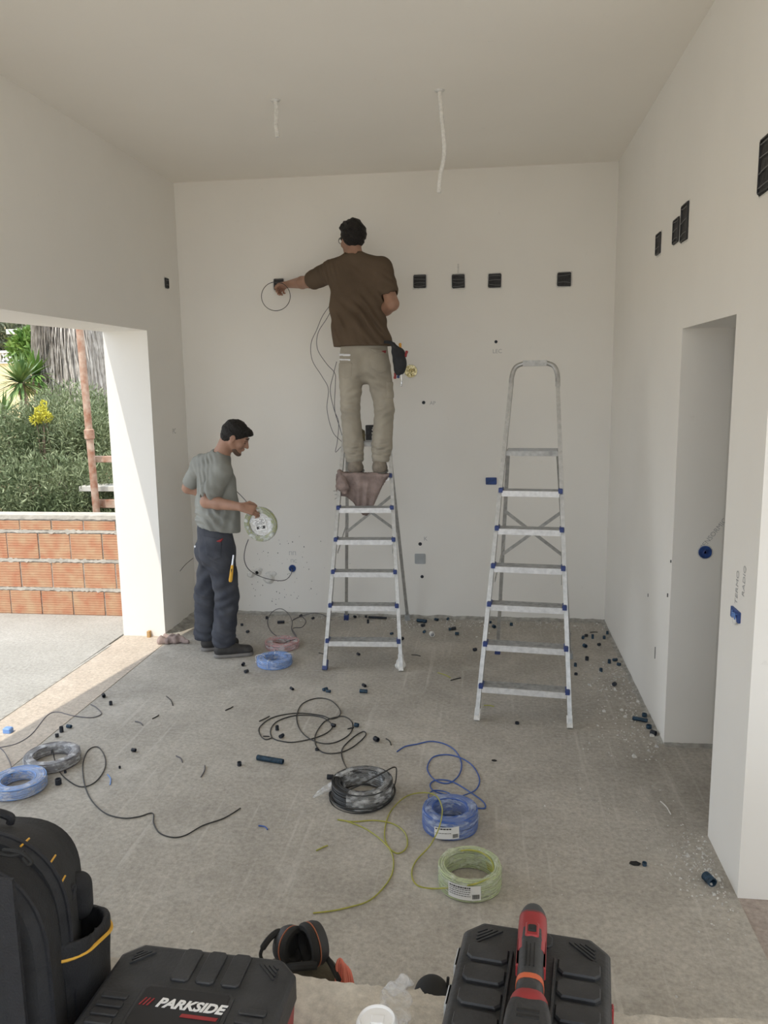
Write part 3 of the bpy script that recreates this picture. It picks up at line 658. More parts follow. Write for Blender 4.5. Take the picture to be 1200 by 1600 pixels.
# ================================================================== LADDERS
def build_ladder(label, loc, rz):
    t = thing('stepladder', label, 'ladder', loc, rz); K = .36; hw = lambda z: .270-.063*z
    zs = [.20, .434, .66, .88, 1.10, 1.325]
    for sx in (-1, 1):   # front stile
        m_ = MB(); m_.bar((sx*hw(0), 0, .03), (sx*hw(1.98), K*1.98, 1.98), .05, .025, up=(1, 0, 0)); m_.build('front_stile', M['alu'], t)
        f = MB().bar((sx*hw(0), -.003, 0), (sx*hw(.07), K*.07, .065), .058, .034, up=(1, 0, 0)); f.build('foot', M['blueclip'] if (sx < 0 and loc[0] < -.5) else M['litho'], t)
    A = [(-hw(1.98), K*1.98, 1.98)]; R = .065; zt = 2.105
    pts = [(-hw(1.96), K*1.96, 1.96), (-hw(2.03), K*2.03, 2.03), (-hw(2.07)+.018, K*2.08, 2.082), (-hw(2.1)+.065, K*2.105, 2.105), (0, K*2.108, 2.107)]
    pts = pts+[(-a, b, c) for a, b, c in pts[:-1]][::-1]
    MB().tube(crom(pts, 5), .0155, 10).build('hoop', M['alu'], t, True)
    MB().box(-.075, .075, K*2.1-.022, K*2.1+.022, 2.088, 2.124).build('hoop_grip', M['alud'], t)
    for z in zs:
        y = K*z; w = hw(z)-.012
        tr = MB(); tr.box(-w, w, y-.045, y+.055, z-.004, z)
        for k in range(9): yy = y-.04+k*.0115; tr.box(-w, w, yy-.003, yy+.003, z, z+.002)
        o = tr.build('tread', M['alud'], t)
        MB().box(-w, w, y-.052, y-.044, z-.034, z+.001).box(-w, w, y+.05, y+.056, z-.03, z).build('tread_lip', M['alulip'], o)
        for sx in (-1, 1): MB().cbox(sx*(w+.006)-.014, sx*(w+.006)+.014, y-.054, y+.02, z-.010, z+.018, .004).build('tread_clip', M['blueclip'], o)
    z = 1.56; w = hw(z)-.005; y = K*z
    o = MB().box(-w, w, y-.02, y+.22, z-.006, z).box(-w, w, y-.022, y-.014, z-.028, z+.002).box(-w, w, y+.214, y+.222, z-.028, z+.002).build('platform', M['alud'], t)
    rb = MB()
    for k in range(14): rb.box(-w*.92, w*.92, y-.005+k*.016, y+.002+k*.016, z, z+.003)
    rb.build('platform_ribs', M['alu'], o)
    hr = lambda z: .262-.068*z
    y1 = y+.12; yb_ = 1.20
    yr = lambda z: yb_+(y1-yb_)*z/1.53
    for sx in (-1, 1):
        MB().bar((sx*hr(0), yr(0), .02), (sx*hr(1.53), yr(1.53), 1.53), .026, .024, up=(1, 0, 0)).build('rear_leg', M['alu'], t)
        MB().bar((sx*hr(0), yr(0)+.002, 0), (sx*hr(.05), yr(.05), .05), .034, .04, up=(1, 0, 0)).build('foot', M['blueclip'] if sx < 0 else M['greyp'], t)
        MB().bar((sx*(hw(.78)-.02), K*.78+.03, .78), (sx*(hr(.93)-.01), yr(.93), .93), .018, .004, up=(1, 0, 0)).build('spreader', M['alu'], t)
    for sx in (-1, 1):
        MB().bar((sx*hr(.82), yr(.82)-.018, .82), (-sx*hr(1.14), yr(1.14)-.018-.004*sx, 1.14), .022, .003, up=(0, 1, 0)).build('cross_brace', M['alu'], t)
    return t
L1 = build_ladder('aluminium stepladder the man in the brown T-shirt stands on', (-.862, 5.290, 0), .055)
L2 = build_ladder('free-standing aluminium stepladder on the right, hoop handle up, nobody on it', (.216, 4.50, 0), -.105)
# the foot of the occupied ladder is bound in crumpled plastic
# ================================================================== PEOPLE
class Field:
    def __init__(s, lo, hi, h):
        s.lo = np.array(lo, float); s.h = h; s.n = np.ceil((np.array(hi)-s.lo)/h).astype(int)+1
        s.v = np.full(s.n, 1.0, np.float32)
    def region(s, lo, hi):
        a = np.clip(np.floor((np.array(lo)-s.lo)/s.h).astype(int), 0, s.n-1); b = np.clip(np.ceil((np.array(hi)-s.lo)/s.h).astype(int)+1, 1, s.n)
        if (b <= a).any(): return None
        sl = tuple(slice(x, y) for x, y in zip(a, b))
        g = np.meshgrid(*[s.lo[i]+s.h*np.arange(a[i], b[i]) for i in range(3)], indexing='ij'); return sl, np.stack(g, -1)
    def comb(s, sl, d, k, mode):
        a = s.v[sl]; d = d.astype(np.float32)
        if mode == 'sub': s.v[sl] = np.maximum(a, -d) if k <= 0 else -s.smin(-a, d, k)
        else: s.v[sl] = s.smin(a, d, k) if k > 0 else np.minimum(a, d)
    @staticmethod
    def smin(a, b, k): q = np.clip(.5+.5*(b-a)/k, 0, 1); return b*(1-q)+a*q-k*q*(1-q)
    def cone(s, a, b, ra, rb, k=.02, flat=None, mode='add'):
        """rounded tapering limb from a to b; flat=(direction, factor) makes its section elliptical"""
        a, b = np.array(a, float), np.array(b, float); R = max(ra, rb)+k*1.5+.012
        rg = s.region(np.minimum(a, b)-R, np.maximum(a, b)+R)
        if rg is None: return s
        sl, P = rg; q = P-a; ab = b-a; f = 1.0
        if flat:
            n_ = np.array(flat[0], float); n_ /= np.linalg.norm(n_); f = flat[1]; g = 1/f-1
            q = q+(q@n_)[..., None]*n_*g; ab = ab+(ab@n_)*n_*g
        t = np.clip((q@ab)/max(ab@ab, 1e-9), 0, 1); d = (np.linalg.norm(q-t[..., None]*ab, axis=-1)-(ra+(rb-ra)*t))*min(1, f)**.5
        s.comb(sl, d, k, mode); return s
    def ell(s, c, r, ax=None, k=.015, mode='add'):
        c = np.array(c, float); r = np.array(r, float); R = r.max()+k*1.5+.012; rg = s.region(c-R, c+R)
        if rg is None: return s
        sl, P = rg; q = P-c
        if ax is not None: q = q@np.array(ax, float).T
        k0 = np.linalg.norm(q/r, axis=-1); k1 = np.linalg.norm(q/(r*r), axis=-1)+1e-6
        s.comb(sl, k0*(k0-1)/k1, k, mode); return s
    def half(s, p, n_, k=0):     # keep only the side n points to
        sl, P = s.region(s.lo, s.lo+s.n*s.h); n_ = np.array(n_, float); n_ /= np.linalg.norm(n_); d = -((P-np.array(p))@n_)
        s.v = np.maximum(s.v, d.astype(np.float32)) if k <= 0 else -s.smin(-s.v, -d.astype(np.float32), k); return s
    def disp(s, fn):
        sl, P = s.region(s.lo, s.lo+s.n*s.h); near = np.abs(s.v) < .06; s.v[near] += fn(P[near]).astype(np.float32); return s
    def mesh(s):
        v = s.v; sg = v < 0; nx, ny, nz = v.shape; cid = {}
        keys = []; pos = []; quads = []
        def cell(i, j, k): return (i*ny+j)*nz+k
        for ax in range(3):
            a0 = [slice(None)]*3; a1 = [slice(None)]*3; a0[ax] = slice(0, -1); a1[ax] = slice(1, None)
            cr = sg[tuple(a0)] != sg[tuple(a1)]; I = np.stack(np.nonzero(cr), 1)
            o1, o2 = [(1, 2), (2, 0), (0, 1)][ax]
            ok = (I[:, o1] > 0) & (I[:, o2] > 0) & (I[:, o1] < v.shape[o1]-1) & (I[:, o2] < v.shape[o2]-1); I = I[ok]
            J = I.copy(); J[:, ax] += 1; f0 = v[tuple(I.T)]; f1 = v[tuple(J.T)]; t = f0/(f0-f1)
            X = I.astype(float); X[:, ax] += t; cells = []
            for d1, d2 in ((-1, -1), (0, -1), (0, 0), (-1, 0)):
                C = I.copy(); C[:, o1] += d1; C[:, o2] += d2; c = cell(*C.T); cells.append(c); keys.append(c); pos.append(X)
            Q = np.stack(cells, 1); fl_ = f0 > f1; Q[fl_] = Q[fl_][:, ::-1]; quads.append(Q)
        keys = np.concatenate(keys); pos = np.concatenate(pos); u, inv = np.unique(keys, return_inverse=True)
        V = np.zeros((len(u), 3)); np.add.at(V, inv, pos); V /= np.bincount(inv)[:, None]
        Q = np.concatenate(quads); Q = np.searchsorted(u, Q)
        # light smoothing
        for _ in range(2):
            acc = np.zeros_like(V); cnt = np.zeros(len(V))
            for i in range(4):
                a, b = Q[:, i], Q[:, (i+1) % 4]; np.add.at(acc, a, V[b]); np.add.at(acc, b, V[a]); np.add.at(cnt, a, 1); np.add.at(cnt, b, 1)
            V = V*.5+.5*acc/np.maximum(cnt, 1)[:, None]
        return s.lo+V*s.h, Q[:, ::-1]
    def obj(s, name, mt, parent): V, Q = s.mesh(); return mesh_obj(name, V, Q, mt, parent, True, True)
def nrm(v): v = np.array(v, float); return v/np.linalg.norm(v)
def hand(F, wrist, fwd, palm, thumb, curl, sc=1.0, spread=.1, tcurl=.5):
    """palm plus five jointed fingers; fwd = finger direction, palm = where the palm faces, thumb = side the thumb leaves from"""
    w = np.array(wrist, float); f = nrm(fwd); p = nrm(np.array(palm)-f*np.dot(palm, f)); s = np.cross(f, p); s = s if np.dot(s, thumb) > 0 else -s
    kn = w+f*.088*sc
    for o, r in ((-.028, .014), (-.010, .015), (.010, .015), (.028, .014)): F.cone(w+s*o*.6+f*.01, kn+s*o, .017*sc, r*sc, .012, (p, .85))
    L = [(.030, .040, .0088), (.010, .046, .0092), (-.010, .043, .0088), (-.028, .034, .0078)]
    for i, (o, l, r) in enumerate(L):
        a = kn+s*o*sc; c = curl[i] if hasattr(curl, '__len__') else curl; ang = 0; d0 = nrm(f+s*o*spread*12)
        for j, (seg, da) in enumerate(((1.0, .55), (.62, 1.0), (.5, .7))):
            ang += c*da; d = d0*math.cos(ang)+p*math.sin(ang); b = a+d*l*seg*sc; F.cone(a, b, r*sc, r*.93*sc, .004); a = b
    a = w+s*.026*sc+f*.022*sc; d = nrm(s*.75+f*.62+p*.25); b = a+d*.040*sc; F.cone(a, b, .0155*sc, .0115*sc, .010)
    d = nrm(f*.85+s*(.35-.6*tcurl)+p*.6*tcurl); c = b+d*.030*sc; F.cone(b, c, .0115*sc, .0105*sc, .005); d = nrm(f*.8-s*.3*tcurl+p*.6*tcurl); F.cone(c, c+d*.024*sc, .0105*sc, .0085*sc, .004)
def head(F, C, f, u, sc=1.0):
    """adult head; C centre of the skull, f face direction, u crown direction"""
    f = nrm(f); u = nrm(np.array(u)-f*np.dot(u, f)); l = np.cross(u, f); A = np.array([f, l, u])
    T = lambda x, y, z: np.array(C)+sc*(x*f+y*l+z*u); E = lambda c, r, k=.01, mode='add': F.ell(T(*c), np.array(r)*sc, A, k, mode)
    E((-.012, 0, .018), (.095, .076, .090)); E((.030, 0, -.025), (.062, .060, .075), .02)
    F.cone(T(.035, 0, -.070), T(.066, 0, -.100), .040*sc, .022*sc, .02)
    for s_ in (-1, 1):
        F.cone(T(.0, s_*.055, -.045), T(.055, s_*.020, -.098), .020*sc, .018*sc, .018)
        F.cone(T(.078, s_*.040, .012), T(.088, s_*.012, .014), .010*sc, .009*sc, .01)      # brow
        E((.082, s_*.032, -.006), (.012, .017, .010), .008, 'sub'); E((.072, s_*.032, -.008), (.013, .013, .012), .003)
        E((.060, s_*.040, -.040), (.022, .020, .022), .015)                                 # cheek
        E((-.004, s_*.078, -.012), (.019, .008, .031), .006); E((.000, s_*.087, -.008), (.009, .006, .016), .004, 'sub')
    F.cone(T(.088, 0, .004), T(.108, 0, -.036), .0085*sc, .0125*sc, .008)
    for s_ in (-1, 1): F.cone(T(.096, s_*.010, -.040), T(.090, s_*.014, -.040), .008*sc, .006*sc, .006)
    E((.086, 0, -.060), (.014, .023, .0065), .006); E((.083, 0, -.072), (.014, .020, .0075), .006)
    return T, A
def hair_field(T, A, C, sc, cut, h=.004, extra=None, seed=1, grow=(.106, .085, .104)):
    F = Field(np.array(C)-.16, np.array(C)+.16, h); F.ell(T(-.014, 0, .024), np.array(grow)*sc, A, .01)
    for e in extra or []: F.ell(T(*e[0]), np.array(e[1])*sc, A, .015)
    F.disp(lambda P: .0025*np.sin(P[:, 0]*170+seed)*np.sin(P[:, 1]*150)*np.sin(P[:, 2]*160+seed*2)+.002*np.sin(P[:, 0]*60+P[:, 2]*90+seed))
    for p, n_ in cut: F.half(T(*p), A.T@np.array(n_, float), .006)
    return F
def folds(spec):
    """cloth creases: list of (centre, direction across the creases, spacing, depth, reach)"""
    def fn(P):
        d = np.zeros(len(P))
        wob = .35*np.sin(P[:, 0]*23+1)+.35*np.sin(P[:, 1]*19+2)+.35*np.sin(P[:, 2]*17)
        for c, n_, sp, am, R in spec:
            q = P-np.array(c); w = np.exp(-(q*q).sum(1)/(R*R)); ph = (q@nrm(n_))/sp*2*PI; d += am*w*np.sin(ph+2.2*wob)
        return d
    return fn
def base_folds(P, a=.0035): return a*np.sin(P[:, 2]*24+3.5*np.sin(P[:, 0]*15+P[:, 2]*5)+2*np.sin(P[:, 1]*17))*np.sin(P[:, 0]*27+P[:, 2]*11+1.5*np.sin(P[:, 2]*13))
# ---------------------------------------------------------------- man on the ladder
def man_A():
    root = thing('person', 'man in brown T-shirt and beige trousers standing on the ladder, arm reaching left', 'person', (-.90, 5.78, 1.335))
    y0 = 5.80
    pel = pt(569, 562, 5.90); hL, hR = pt(550, 572, 5.88), pt(590, 572, 5.89)
    kL, kR = pt(547, 636, 5.83), pt(601, 640, 5.84); aL, aR = pt(554, 715, 5.80), pt(595, 715, 5.80)
    toeL, toeR = aL*1.0, aR*1.0
    zt = 1.328
    ch = pt(560, 450, 5.97); nb = pt(553, 406, 6.0); sL, sR = pt(518, 424, 5.99), pt(596, 420, 5.97)
    eL, wL = pt(484, 440, 6.20), pt(452, 444, 6.46)
    eR, wR = pt(613, 475, 5.88), pt(586, 496, 6.06)
    wst = pt(566, 525, 5.92)
    Cc = pt(550, 372, 6.03); f = nrm((-.62, .78, -.05)); u = (0.02, .02, 1)
    # skin: one continuous body
    F = Field((-1.83, 5.60, 1.34), (-.52, 6.60, 3.20), .0055)
    T, A = head(F, Cc, f, u)
    F.cone(T(-.028, 0, -.055), nb, .054, .060, .02); F.cone(nb, ch, .07, .11, .03, ((0, 1, 0), .7)); F.cone(ch, pel, .11, .11, .03, ((0, 1, 0), .7))
    for s, e, w in ((sL, eL, wL), (sR, eR, wR)):
        F.cone(nb, s, .06, .05, .03); F.cone(s, e, .054, .048, .02); F.cone(e, e+(w-e)*.35, .048, .047, .015); F.cone(e+(w-e)*.35, w, .047, .030, .015)
    for h_, k_, a_ in ((hL, kL, aL), (hR, kR, aR)): F.cone(pel, h_, .09, .08, .02); F.cone(h_, k_, .075, .05, .02); F.cone(k_, a_, .048, .035, .02)
    hand(F, wL, nrm(pt(434, 449, 6.57)-wL), (0, -.3, -1), (0.2, -1, .3), (1.35, 1.2, 1.2, 1.3), 1.12, .03)
    hand(F, wR, nrm((-.8, .45, .1)), (0, .2, 1), (0, 1, .3), .7, .95)
    F.obj('body', M['skin'], root)
    Hf = hair_field(T, A, Cc, 1.0, [((.07, 0, .03), (-.80, 0, .62)), ((-.05, 0, -.078), (0, 0, 1))], extra=[((-.045, 0, .02), (.085, .086, .085)), ((-.055, 0, -.025), (.052, .062, .05)), ((.04, .0, .085), (.07, .07, .042)), ((-.01, -.01, .10), (.06, .05, .035)), ((-.05, .02, .09), (.04, .05, .035))], seed=3, grow=(.110, .087, .113))
    Hf.disp(lambda P: .004*np.sin(P[:, 0]*95+P[:, 2]*60)*np.sin(P[:, 2]*110+P[:, 0]*40))
    Hf.obj('hair', M['hair'], root)
    g = MB(); a = T(.095, .034, -.006); g.tube([T(.098+.0*math.cos(q), .036+.024*math.cos(q), -.008+.019*math.sin(q)) for q in np.linspace(0, 2*PI, 17)[:-1]], .0022, 6, closed=True)
    g.tube([T(.098, -.036+.024*math.cos(q), -.008+.019*math.sin(q)) for q in np.linspace(0, 2*PI, 17)[:-1]], .0022, 6, closed=True)
    g.tube([T(.099, .012, -.004), T(.101, 0, 0), T(.099, -.012, -.004)], .002, 6)
    for s_ in (-1, 1): g.tube([T(.098, s_*.060, -.004), T(.05, s_*.079, .0), T(-.005, s_*.081, .0)], .0025, 6)
    g.build('glasses', M['blackp'], root, True, True)
    # T-shirt
    F = Field((-1.42, 5.66, 2.15), (-.55, 6.30, 2.98), .006)
    hemz = pt(568, 541, 5.88)[2]
    Y = ((0, 1, 0), .62)
    F.cone(nb+np.array((0, 0, -.035)), nb+np.array((-.02, 0, -.07)), .085, .12, .03, Y)
    F.cone(pt(530, 432, 5.98), pt(586, 428, 5.98), .085, .085, .05, Y)
    F.cone(pt(546, 440, 5.97), pt(548, 480, 5.96), .14, .145, .05, Y); F.cone(pt(580, 440, 5.97), pt(574, 480, 5.96), .14, .14, .05, Y)
    F.cone(pt(553, 480, 5.955), pt(560, 520, 5.92), .17, .175, .05, Y); F.cone(pt(560, 520, 5.915), pt(567, 549, 5.90), .192, .212, .05, ((0, 1, 0), .74))
    F.cone(pt(573, 500, 5.94), pt(580, 540, 5.91), .13, .15, .04, Y)
    F.cone(nb, sL, .06, .07, .05); F.cone(nb, sR, .06, .075, .05)
    sl = sL+(eL-sL)*.80; F.cone(sL, sl, .082, .074, .03)
    sr = sR+(eR-sR)*.62; F.cone(sR, sr, .078, .074, .035)
    d = nrm(eL-sL); F.v = F.v  # sleeve mouths are hollow
    F.cone(sl+d*.028, eL+d*.08, .058, .056, 0, mode='sub'); d2 = nrm(eR-sR); F.cone(sr+d2*.035, eR+d2*.08, .056, .056, 0, mode='sub')
    F.ell(nb+np.array((0, .0, .035)), (.068, .062, .04), k=.006, mode='sub')
    F.disp(folds([(pt(552, 500, 5.8), (.80, 0, .60), .075, .012, .16), (pt(588, 515, 5.8), (.72, 0, .7), .06, .013, .13), (pt(570, 470, 5.8), (.6, 0, .8), .09, .006, .14), (pt(512, 428, 5.95), (1, 0, .3), .035, .007, .08), (pt(540, 520, 5.8), (.9, 0, .4), .06, .006, .12), (pt(606, 435, 5.9), (.6, 0, .8), .04, .004, .08)]))
    F.disp(lambda P: base_folds(P, .002))
    F.half((0, 0, hemz), (0, 0, 1))
    F.obj('t_shirt', M['shirtA'], root)
    # trousers
    F = Field((-1.18, 5.62, 1.37), (-.60, 6.12, 2.36), .006)
    Y = ((0, 1, 0), .74)
    F.cone(pt(569, 536, 5.91), pt(569, 562, 5.90), .172, .182, .03, ((0, 1, 0), .66))
    F.ell(pt(553, 572, 5.84), (.095, .085, .11), k=.03); F.ell(pt(588, 572, 5.84), (.095, .085, .11), k=.03)
    for h_, k_, a_, s_ in ((hL, kL, aL, -1), (hR, kR, aR, 1)):
        F.cone(h_+np.array((s_*.004, 0, -.02)), k_, .096, .070, .012); F.cone(k_, a_+(k_-a_)*.25, .070, .076, .02); F.cone(a_+(k_-a_)*.25, a_+np.array((0, 0, -.005)), .072, .067, .02)
        F.cone(a_+np.array((0, 0, -.035)), a_+np.array((0, 0, -.11)), .050, .052, 0, mode='sub')
    sp = []
    for a_ in (aL, aR): sp += [(a_+np.array((0, -.07, .05)), (.25, 0, 1), .048, .008, .09), (a_+np.array((.03, -.06, .06)), (-.35, .2, 1), .035, .006, .07)]
    for k_, q_ in ((kL, 1), (kR, -1)): sp += [(k_+np.array((0, -.08, -.03)), (.4*q_, 0, 1), .055, .007, .09), (k_+np.array((.03*q_, -.08, .10)), (-.5*q_, 0, 1), .07, .005, .10)]
    sp += [(pt(556, 600, 5.8), (-.4, 0, 1), .055, .005, .1), (pt(590, 600, 5.8), (.4, 0, 1), .055, .005, .1)]
    F.disp(folds(sp)); F.disp(lambda P: base_folds(P, .0025)); F.half((0, 0, aL[2]-.032), (0, 0, 1))
    tr = F.obj('trousers', M['pantA'], root)
    patch_on(F, .004, quad_cuts([(528, 552), (548, 553), (548, 557), (528, 556)], 5.8)).obj('reflective_band', M['patch'], root)
    patch_on(F, .004, quad_cuts([(528, 560), (548, 561), (548, 564), (528, 563)], 5.8)).obj('reflective_band', M['patch'], root)
    patch_on(F, .0035, quad_cuts([(576, 546), (606, 547), (606, 580), (594, 584), (580, 576)], 5.8)).obj('back_pocket', M['pantA'], root)
    patch_on(F, .0035, quad_cuts([(529, 567), (551, 566), (550, 588), (540, 593), (530, 586)], 5.8)).obj('back_pocket', M['pantA'], root)
    patch_on(F, .0065, quad_cuts([(574, 543), (606, 547), (606, 553), (590, 553)], 5.8)).obj('pocket_flap', M['pantA'], root)
    patch_on(F, .009, quad_cuts([(593, 548), (604, 547), (603, 553)], 5.8)).obj('red_tab', M['redp'], root)
    patch_on(F, .004, quad_cuts([(603, 596), (619, 596), (618, 622), (604, 622)], 5.8)).obj('leg_pocket', M['pantA'], root)
    # shoes, heels towards us
    for a_, nm in ((pt(555, 728, 5.78), 'l'), (pt(593, 728, 5.78), 'r')):
        F = Field((a_[0]-.09, 5.66, 1.31), (a_[0]+.09, 6.06, 1.50), .004); z0 = 1.331
        F.cone((a_[0], 5.76, z0+.045), (a_[0], 5.80, z0+.055), .043, .045, .02); F.cone((a_[0], 5.78, z0+.05), (a_[0], 5.93, z0+.035), .046, .040, .03); F.cone((a_[0], 5.77, z0+.06), (a_[0], 5.79, z0+.09), .045, .046, .02)
        F.ell((a_[0], 5.78, z0+.135), (.034, .034, .035), k=.004, mode='sub'); F.half((0, 0, z0+.016), (0, 0, 1))
        sh = F.obj('shoe', M['shoetan'], root)
        F = Field((a_[0]-.09, 5.66, 1.31), (a_[0]+.09, 6.06, 1.50), .004)
        F.cone((a_[0], 5.77, z0+.01), (a_[0], 5.93, z0+.01), .047, .045, .01); F.half((0, 0, z0), (0, 0, 1)); F.half((0, 0, z0+.02), (0, 0, -1)); F.obj('sole', M['sole'], sh)
        F = Field((a_[0]-.09, 5.66, 1.31), (a_[0]+.09, 6.06, 1.52), .004)
        F.cone((a_[0], 5.775, z0+.075), (a_[0], 5.79, z0+.095), .0475, .049, .01); F.half((0, 0, z0+.062), (0, -.25, 1)); F.ell((a_[0], 5.785, z0+.14), (.036, .036, .035), k=.004, mode='sub'); F.obj('shoe_collar', M['shoe'], sh)
    return root
man_A()
# ---------------------------------------------------------------- man standing on the floor
def man_B():
    root = thing('person', 'dark-haired man in grey T-shirt and navy work trousers holding a cable coil', 'person', (-2.02, 5.53, 0))
    fT = nrm((.80, .60, 0)); lT = np.array((-fT[1], fT[0], 0))
    pel = pt(339, 858, 5.58); hR, hL = pel-lT*.085+np.array((0, 0, -.02)), pel+lT*.085+np.array((0, 0, -.02))
    kR, kL = pt(355, 932, 5.535), pt(322, 928, 5.66); aR, aL = pt(350, 1004, 5.50), pt(322, 998, 5.64)
    nb = pt(344, 716, 5.56); ch = pt(334, 755, 5.55)
    sR, sL = pt(347, 738, 5.45), pt(312, 728, 5.70); eR, wR = pt(323, 784, 5.38), pt(376, 792, 5.30)
    eL = pt(294, 762, 5.80); wL = pt(345, 776, 5.82)
    Cc = pt(368, 682, 5.56); f = nrm((.88, .14, -.44)); u = nrm((.40, .03, .9))
    F = Field((-2.33, 5.24, .05), (-1.50, 6.02, 1.83), .0055)
    T, A = head(F, Cc, f, u)
    F.cone(T(-.042, 0, -.045), nb, .053, .062, .025); F.cone(nb, ch, .07, .11, .03, (fT, .7)); F.cone(ch, pel, .11, .11, .03, (fT, .7))
    for s, e, w in ((sL, eL, wL), (sR, eR, wR)):
        F.cone(nb, s, .055, .05, .03); F.cone(s, e, .050, .045, .02); F.cone(e, e+(w-e)*.35, .045, .043, .015); F.cone(e+(w-e)*.35, w, .043, .029, .015)
    for h_, k_, a_ in ((hL, kL, aL), (hR, kR, aR)): F.cone(pel, h_, .09, .08, .02); F.cone(h_, k_, .075, .05, .02); F.cone(k_, a_, .048, .034, .02)
    hand(F, wR, nrm((.90, .10, -.25)), (-.15, .75, -.6), (.1, .3, .8), (.95, .9, .85, .9), 1.0, .05, .5)
    hand(F, wL, nrm((.9, -.25, .2)), (-.1, -.8, -.3), (0, 0, 1), .9, .95)
    F.obj('body', M['skin'], root)
    Hf = hair_field(T, A, Cc, 1.0, [((.090, 0, .040), (-.62, 0, .80)), ((-.10, 0, -.082), (-.3, 0, 1))], h=.004, extra=[((.060, 0, .068), (.045, .055, .030)), ((.090, 0, .052), (.024, .042, .018)), ((-.052, 0, -.03), (.046, .060, .055))], seed=2, grow=(.101, .080, .099))
    Hf.obj('hair', M['hair'], root)
    F2 = Field(Cc-.17, Cc+.17, .004)
    F2.cone(T(.042, 0, -.080), T(.068, 0, -.102), .037, .0235, .02)
    for s_ in (-1, 1): F2.cone(T(.035, s_*.038, -.082), T(.055, s_*.020, -.099), .0195, .0195, .018); 
    F2.half(T(.062, 0, -.074), A.T@np.array((-.6, 0, -.75)), .012); F2.ell(T(.094, 0, -.06), (.02, .03, .018), A, .004, 'sub'); F2.obj('beard', M['beard'], root)
    bw = MB()
    for s_ in (-1, 1): bw.tube([T(.092, s_*.014, .018), T(.090, s_*.030, .024), T(.078, s_*.046, .018)], [.004, .0045, .003], 6)
    bw.build('eyebrows', M['hair'], root, True, True)
    lw_ = MB()
    for s_ in (-1, 1): lw_.tube([T(.085, s_*.022, -.012), T(.0868, s_*.032, -.014), T(.081, s_*.043, -.012)], .0022, 6)
    lw_.build('eyelashes', M['hair'], root, True, True)
    # T-shirt
    F = Field((-2.36, 5.26, .84), (-1.68, 6.0, 1.56), .006); Y = (fT, .66)
    F.cone(nb+np.array((-.02, 0, -.06)), pt(336, 745, 5.55), .115, .155, .04, Y); F.cone(sR+lT*.05, sL-lT*.05, .085, .085, .05, Y)
    F.cone(pt(333, 748, 5.55), pt(333, 790, 5.56), .155, .162, .04, Y); F.cone(pt(334, 790, 5.56), pt(338, 836, 5.57), .165, .185, .04, (fT, .78))
    F.ell(pt(350, 800, 5.52), (.10, .10, .14), k=.05); F.cone(pt(352, 752, 5.52), pt(357, 828, 5.52), .078, .088, .04)
    slR = sR+(eR-sR)*.70; slL = sL+(eL-sL)*.72
    F.cone(nb, sR, .06, .07, .05); F.cone(nb, sL, .055, .068, .05); F.cone(sR, slR, .072, .080, .02); F.cone(sL, slL, .066, .064, .02)
    dR, dL = nrm(eR-sR), nrm(eL-sL)
    F.cone(slR+dR*.05, eR+dR*.09, .066, .064, 0, mode='sub'); F.cone(slL+dL*.035, eL+dL*.09, .056, .055, 0, mode='sub')
    F.cone(eR+dR*.06, wR, .058, .05, 0, mode='sub') if False else None
    F.ell(nb+np.array((.012, 0, .035)), (.068, .068, .042), k=.006, mode='sub')
    F.disp(folds([(pt(314, 748, 5.5), (1, 0, .30), .045, .011, .13), (pt(326, 775, 5.4), (.95, 0, .45), .055, .008, .11), (pt(345, 755, 5.3), (.7, .2, .7), .07, .008, .10), (pt(336, 815, 5.4), (.75, 0, .7), .07, .012, .11), (pt(314, 812, 5.5), (.2, 0, 1), .06, .012, .09), (pt(365, 805, 5.4), (1, 0, -.25), .06, .009, .12), (slR, (.35, 0, .9), .055, .005, .07), (pt(326, 722, 5.5), (.8, 0, .6), .04, .006, .07)]))
    F.disp(lambda P: base_folds(P, .0025))
    # hem dips towards the front
    p0 = pt(304, 815, 5.6); p1 = pt(378, 834, 5.5); dd = p1-p0; n_ = np.array((-dd[2], 0, dd[0])); F.half(p0, n_)
    F.obj('t_shirt', M['shirtB'], root)
    # trousers
    F = Field((-2.30, 5.28, .05), (-1.70, 5.92, 1.02), .006)
    F.cone(pt(335, 830, 5.57), pel, .150, .165, .03, (fT, .82))
    F.ell(pel-fT*.05-lT*.065+np.array((0, 0, -.02)), (.10, .10, .115), k=.03); F.ell(pel-fT*.05+lT*.065+np.array((0, 0, -.02)), (.10, .10, .115), k=.03)
    for h_, k_, a_ in ((hL, kL, aL), (hR, kR, aR)):
        F.cone(h_+np.array((0, 0, -.03)), k_, .105, .088, .03); F.cone(k_, a_+np.array((0, 0, .04)), .088, .084, .02); F.cone(a_+np.array((0, 0, .06)), a_+np.array((0, 0, .0)), .086, .082, .02)
    sp = []
    for a_ in (aL, aR): sp += [(a_+np.array((0, -.06, .06)), (.3, 0, 1), .055, .008, .09), (a_+np.array((.05, 0, .05)), (-.4, 0, 1), .04, .006, .07)]
    for k_, q_ in ((kL, 1), (kR, -1)): sp += [(k_+np.array((0, -.08, -.02)), (.55*q_, 0, 1), .07, .008, .10), (k_+np.array((0, -.08, .15)), (-.7, 0, 1), .09, .006, .12), (k_+np.array((.05, -.05, -.15)), (.8, 0, .6), .08, .006, .12)]
    sp += [(pel+np.array((0, -.12, -.08)), (.5, 0, 1), .06, .006, .12)]
    F.disp(folds(sp)); F.disp(lambda P: base_folds(P, .0018)); F.half((0, 0, .082), (0, 0, 1)); F.half(pt(335, 806, 5.5), (0, 0, -1))
    F.cone(aR, aR-np.array((0, 0, .1)), .058, .058, 0, mode='sub'); F.cone(aL, aL-np.array((0, 0, .1)), .058, .058, 0, mode='sub')
    F.obj('trousers', M['pantB'], root)
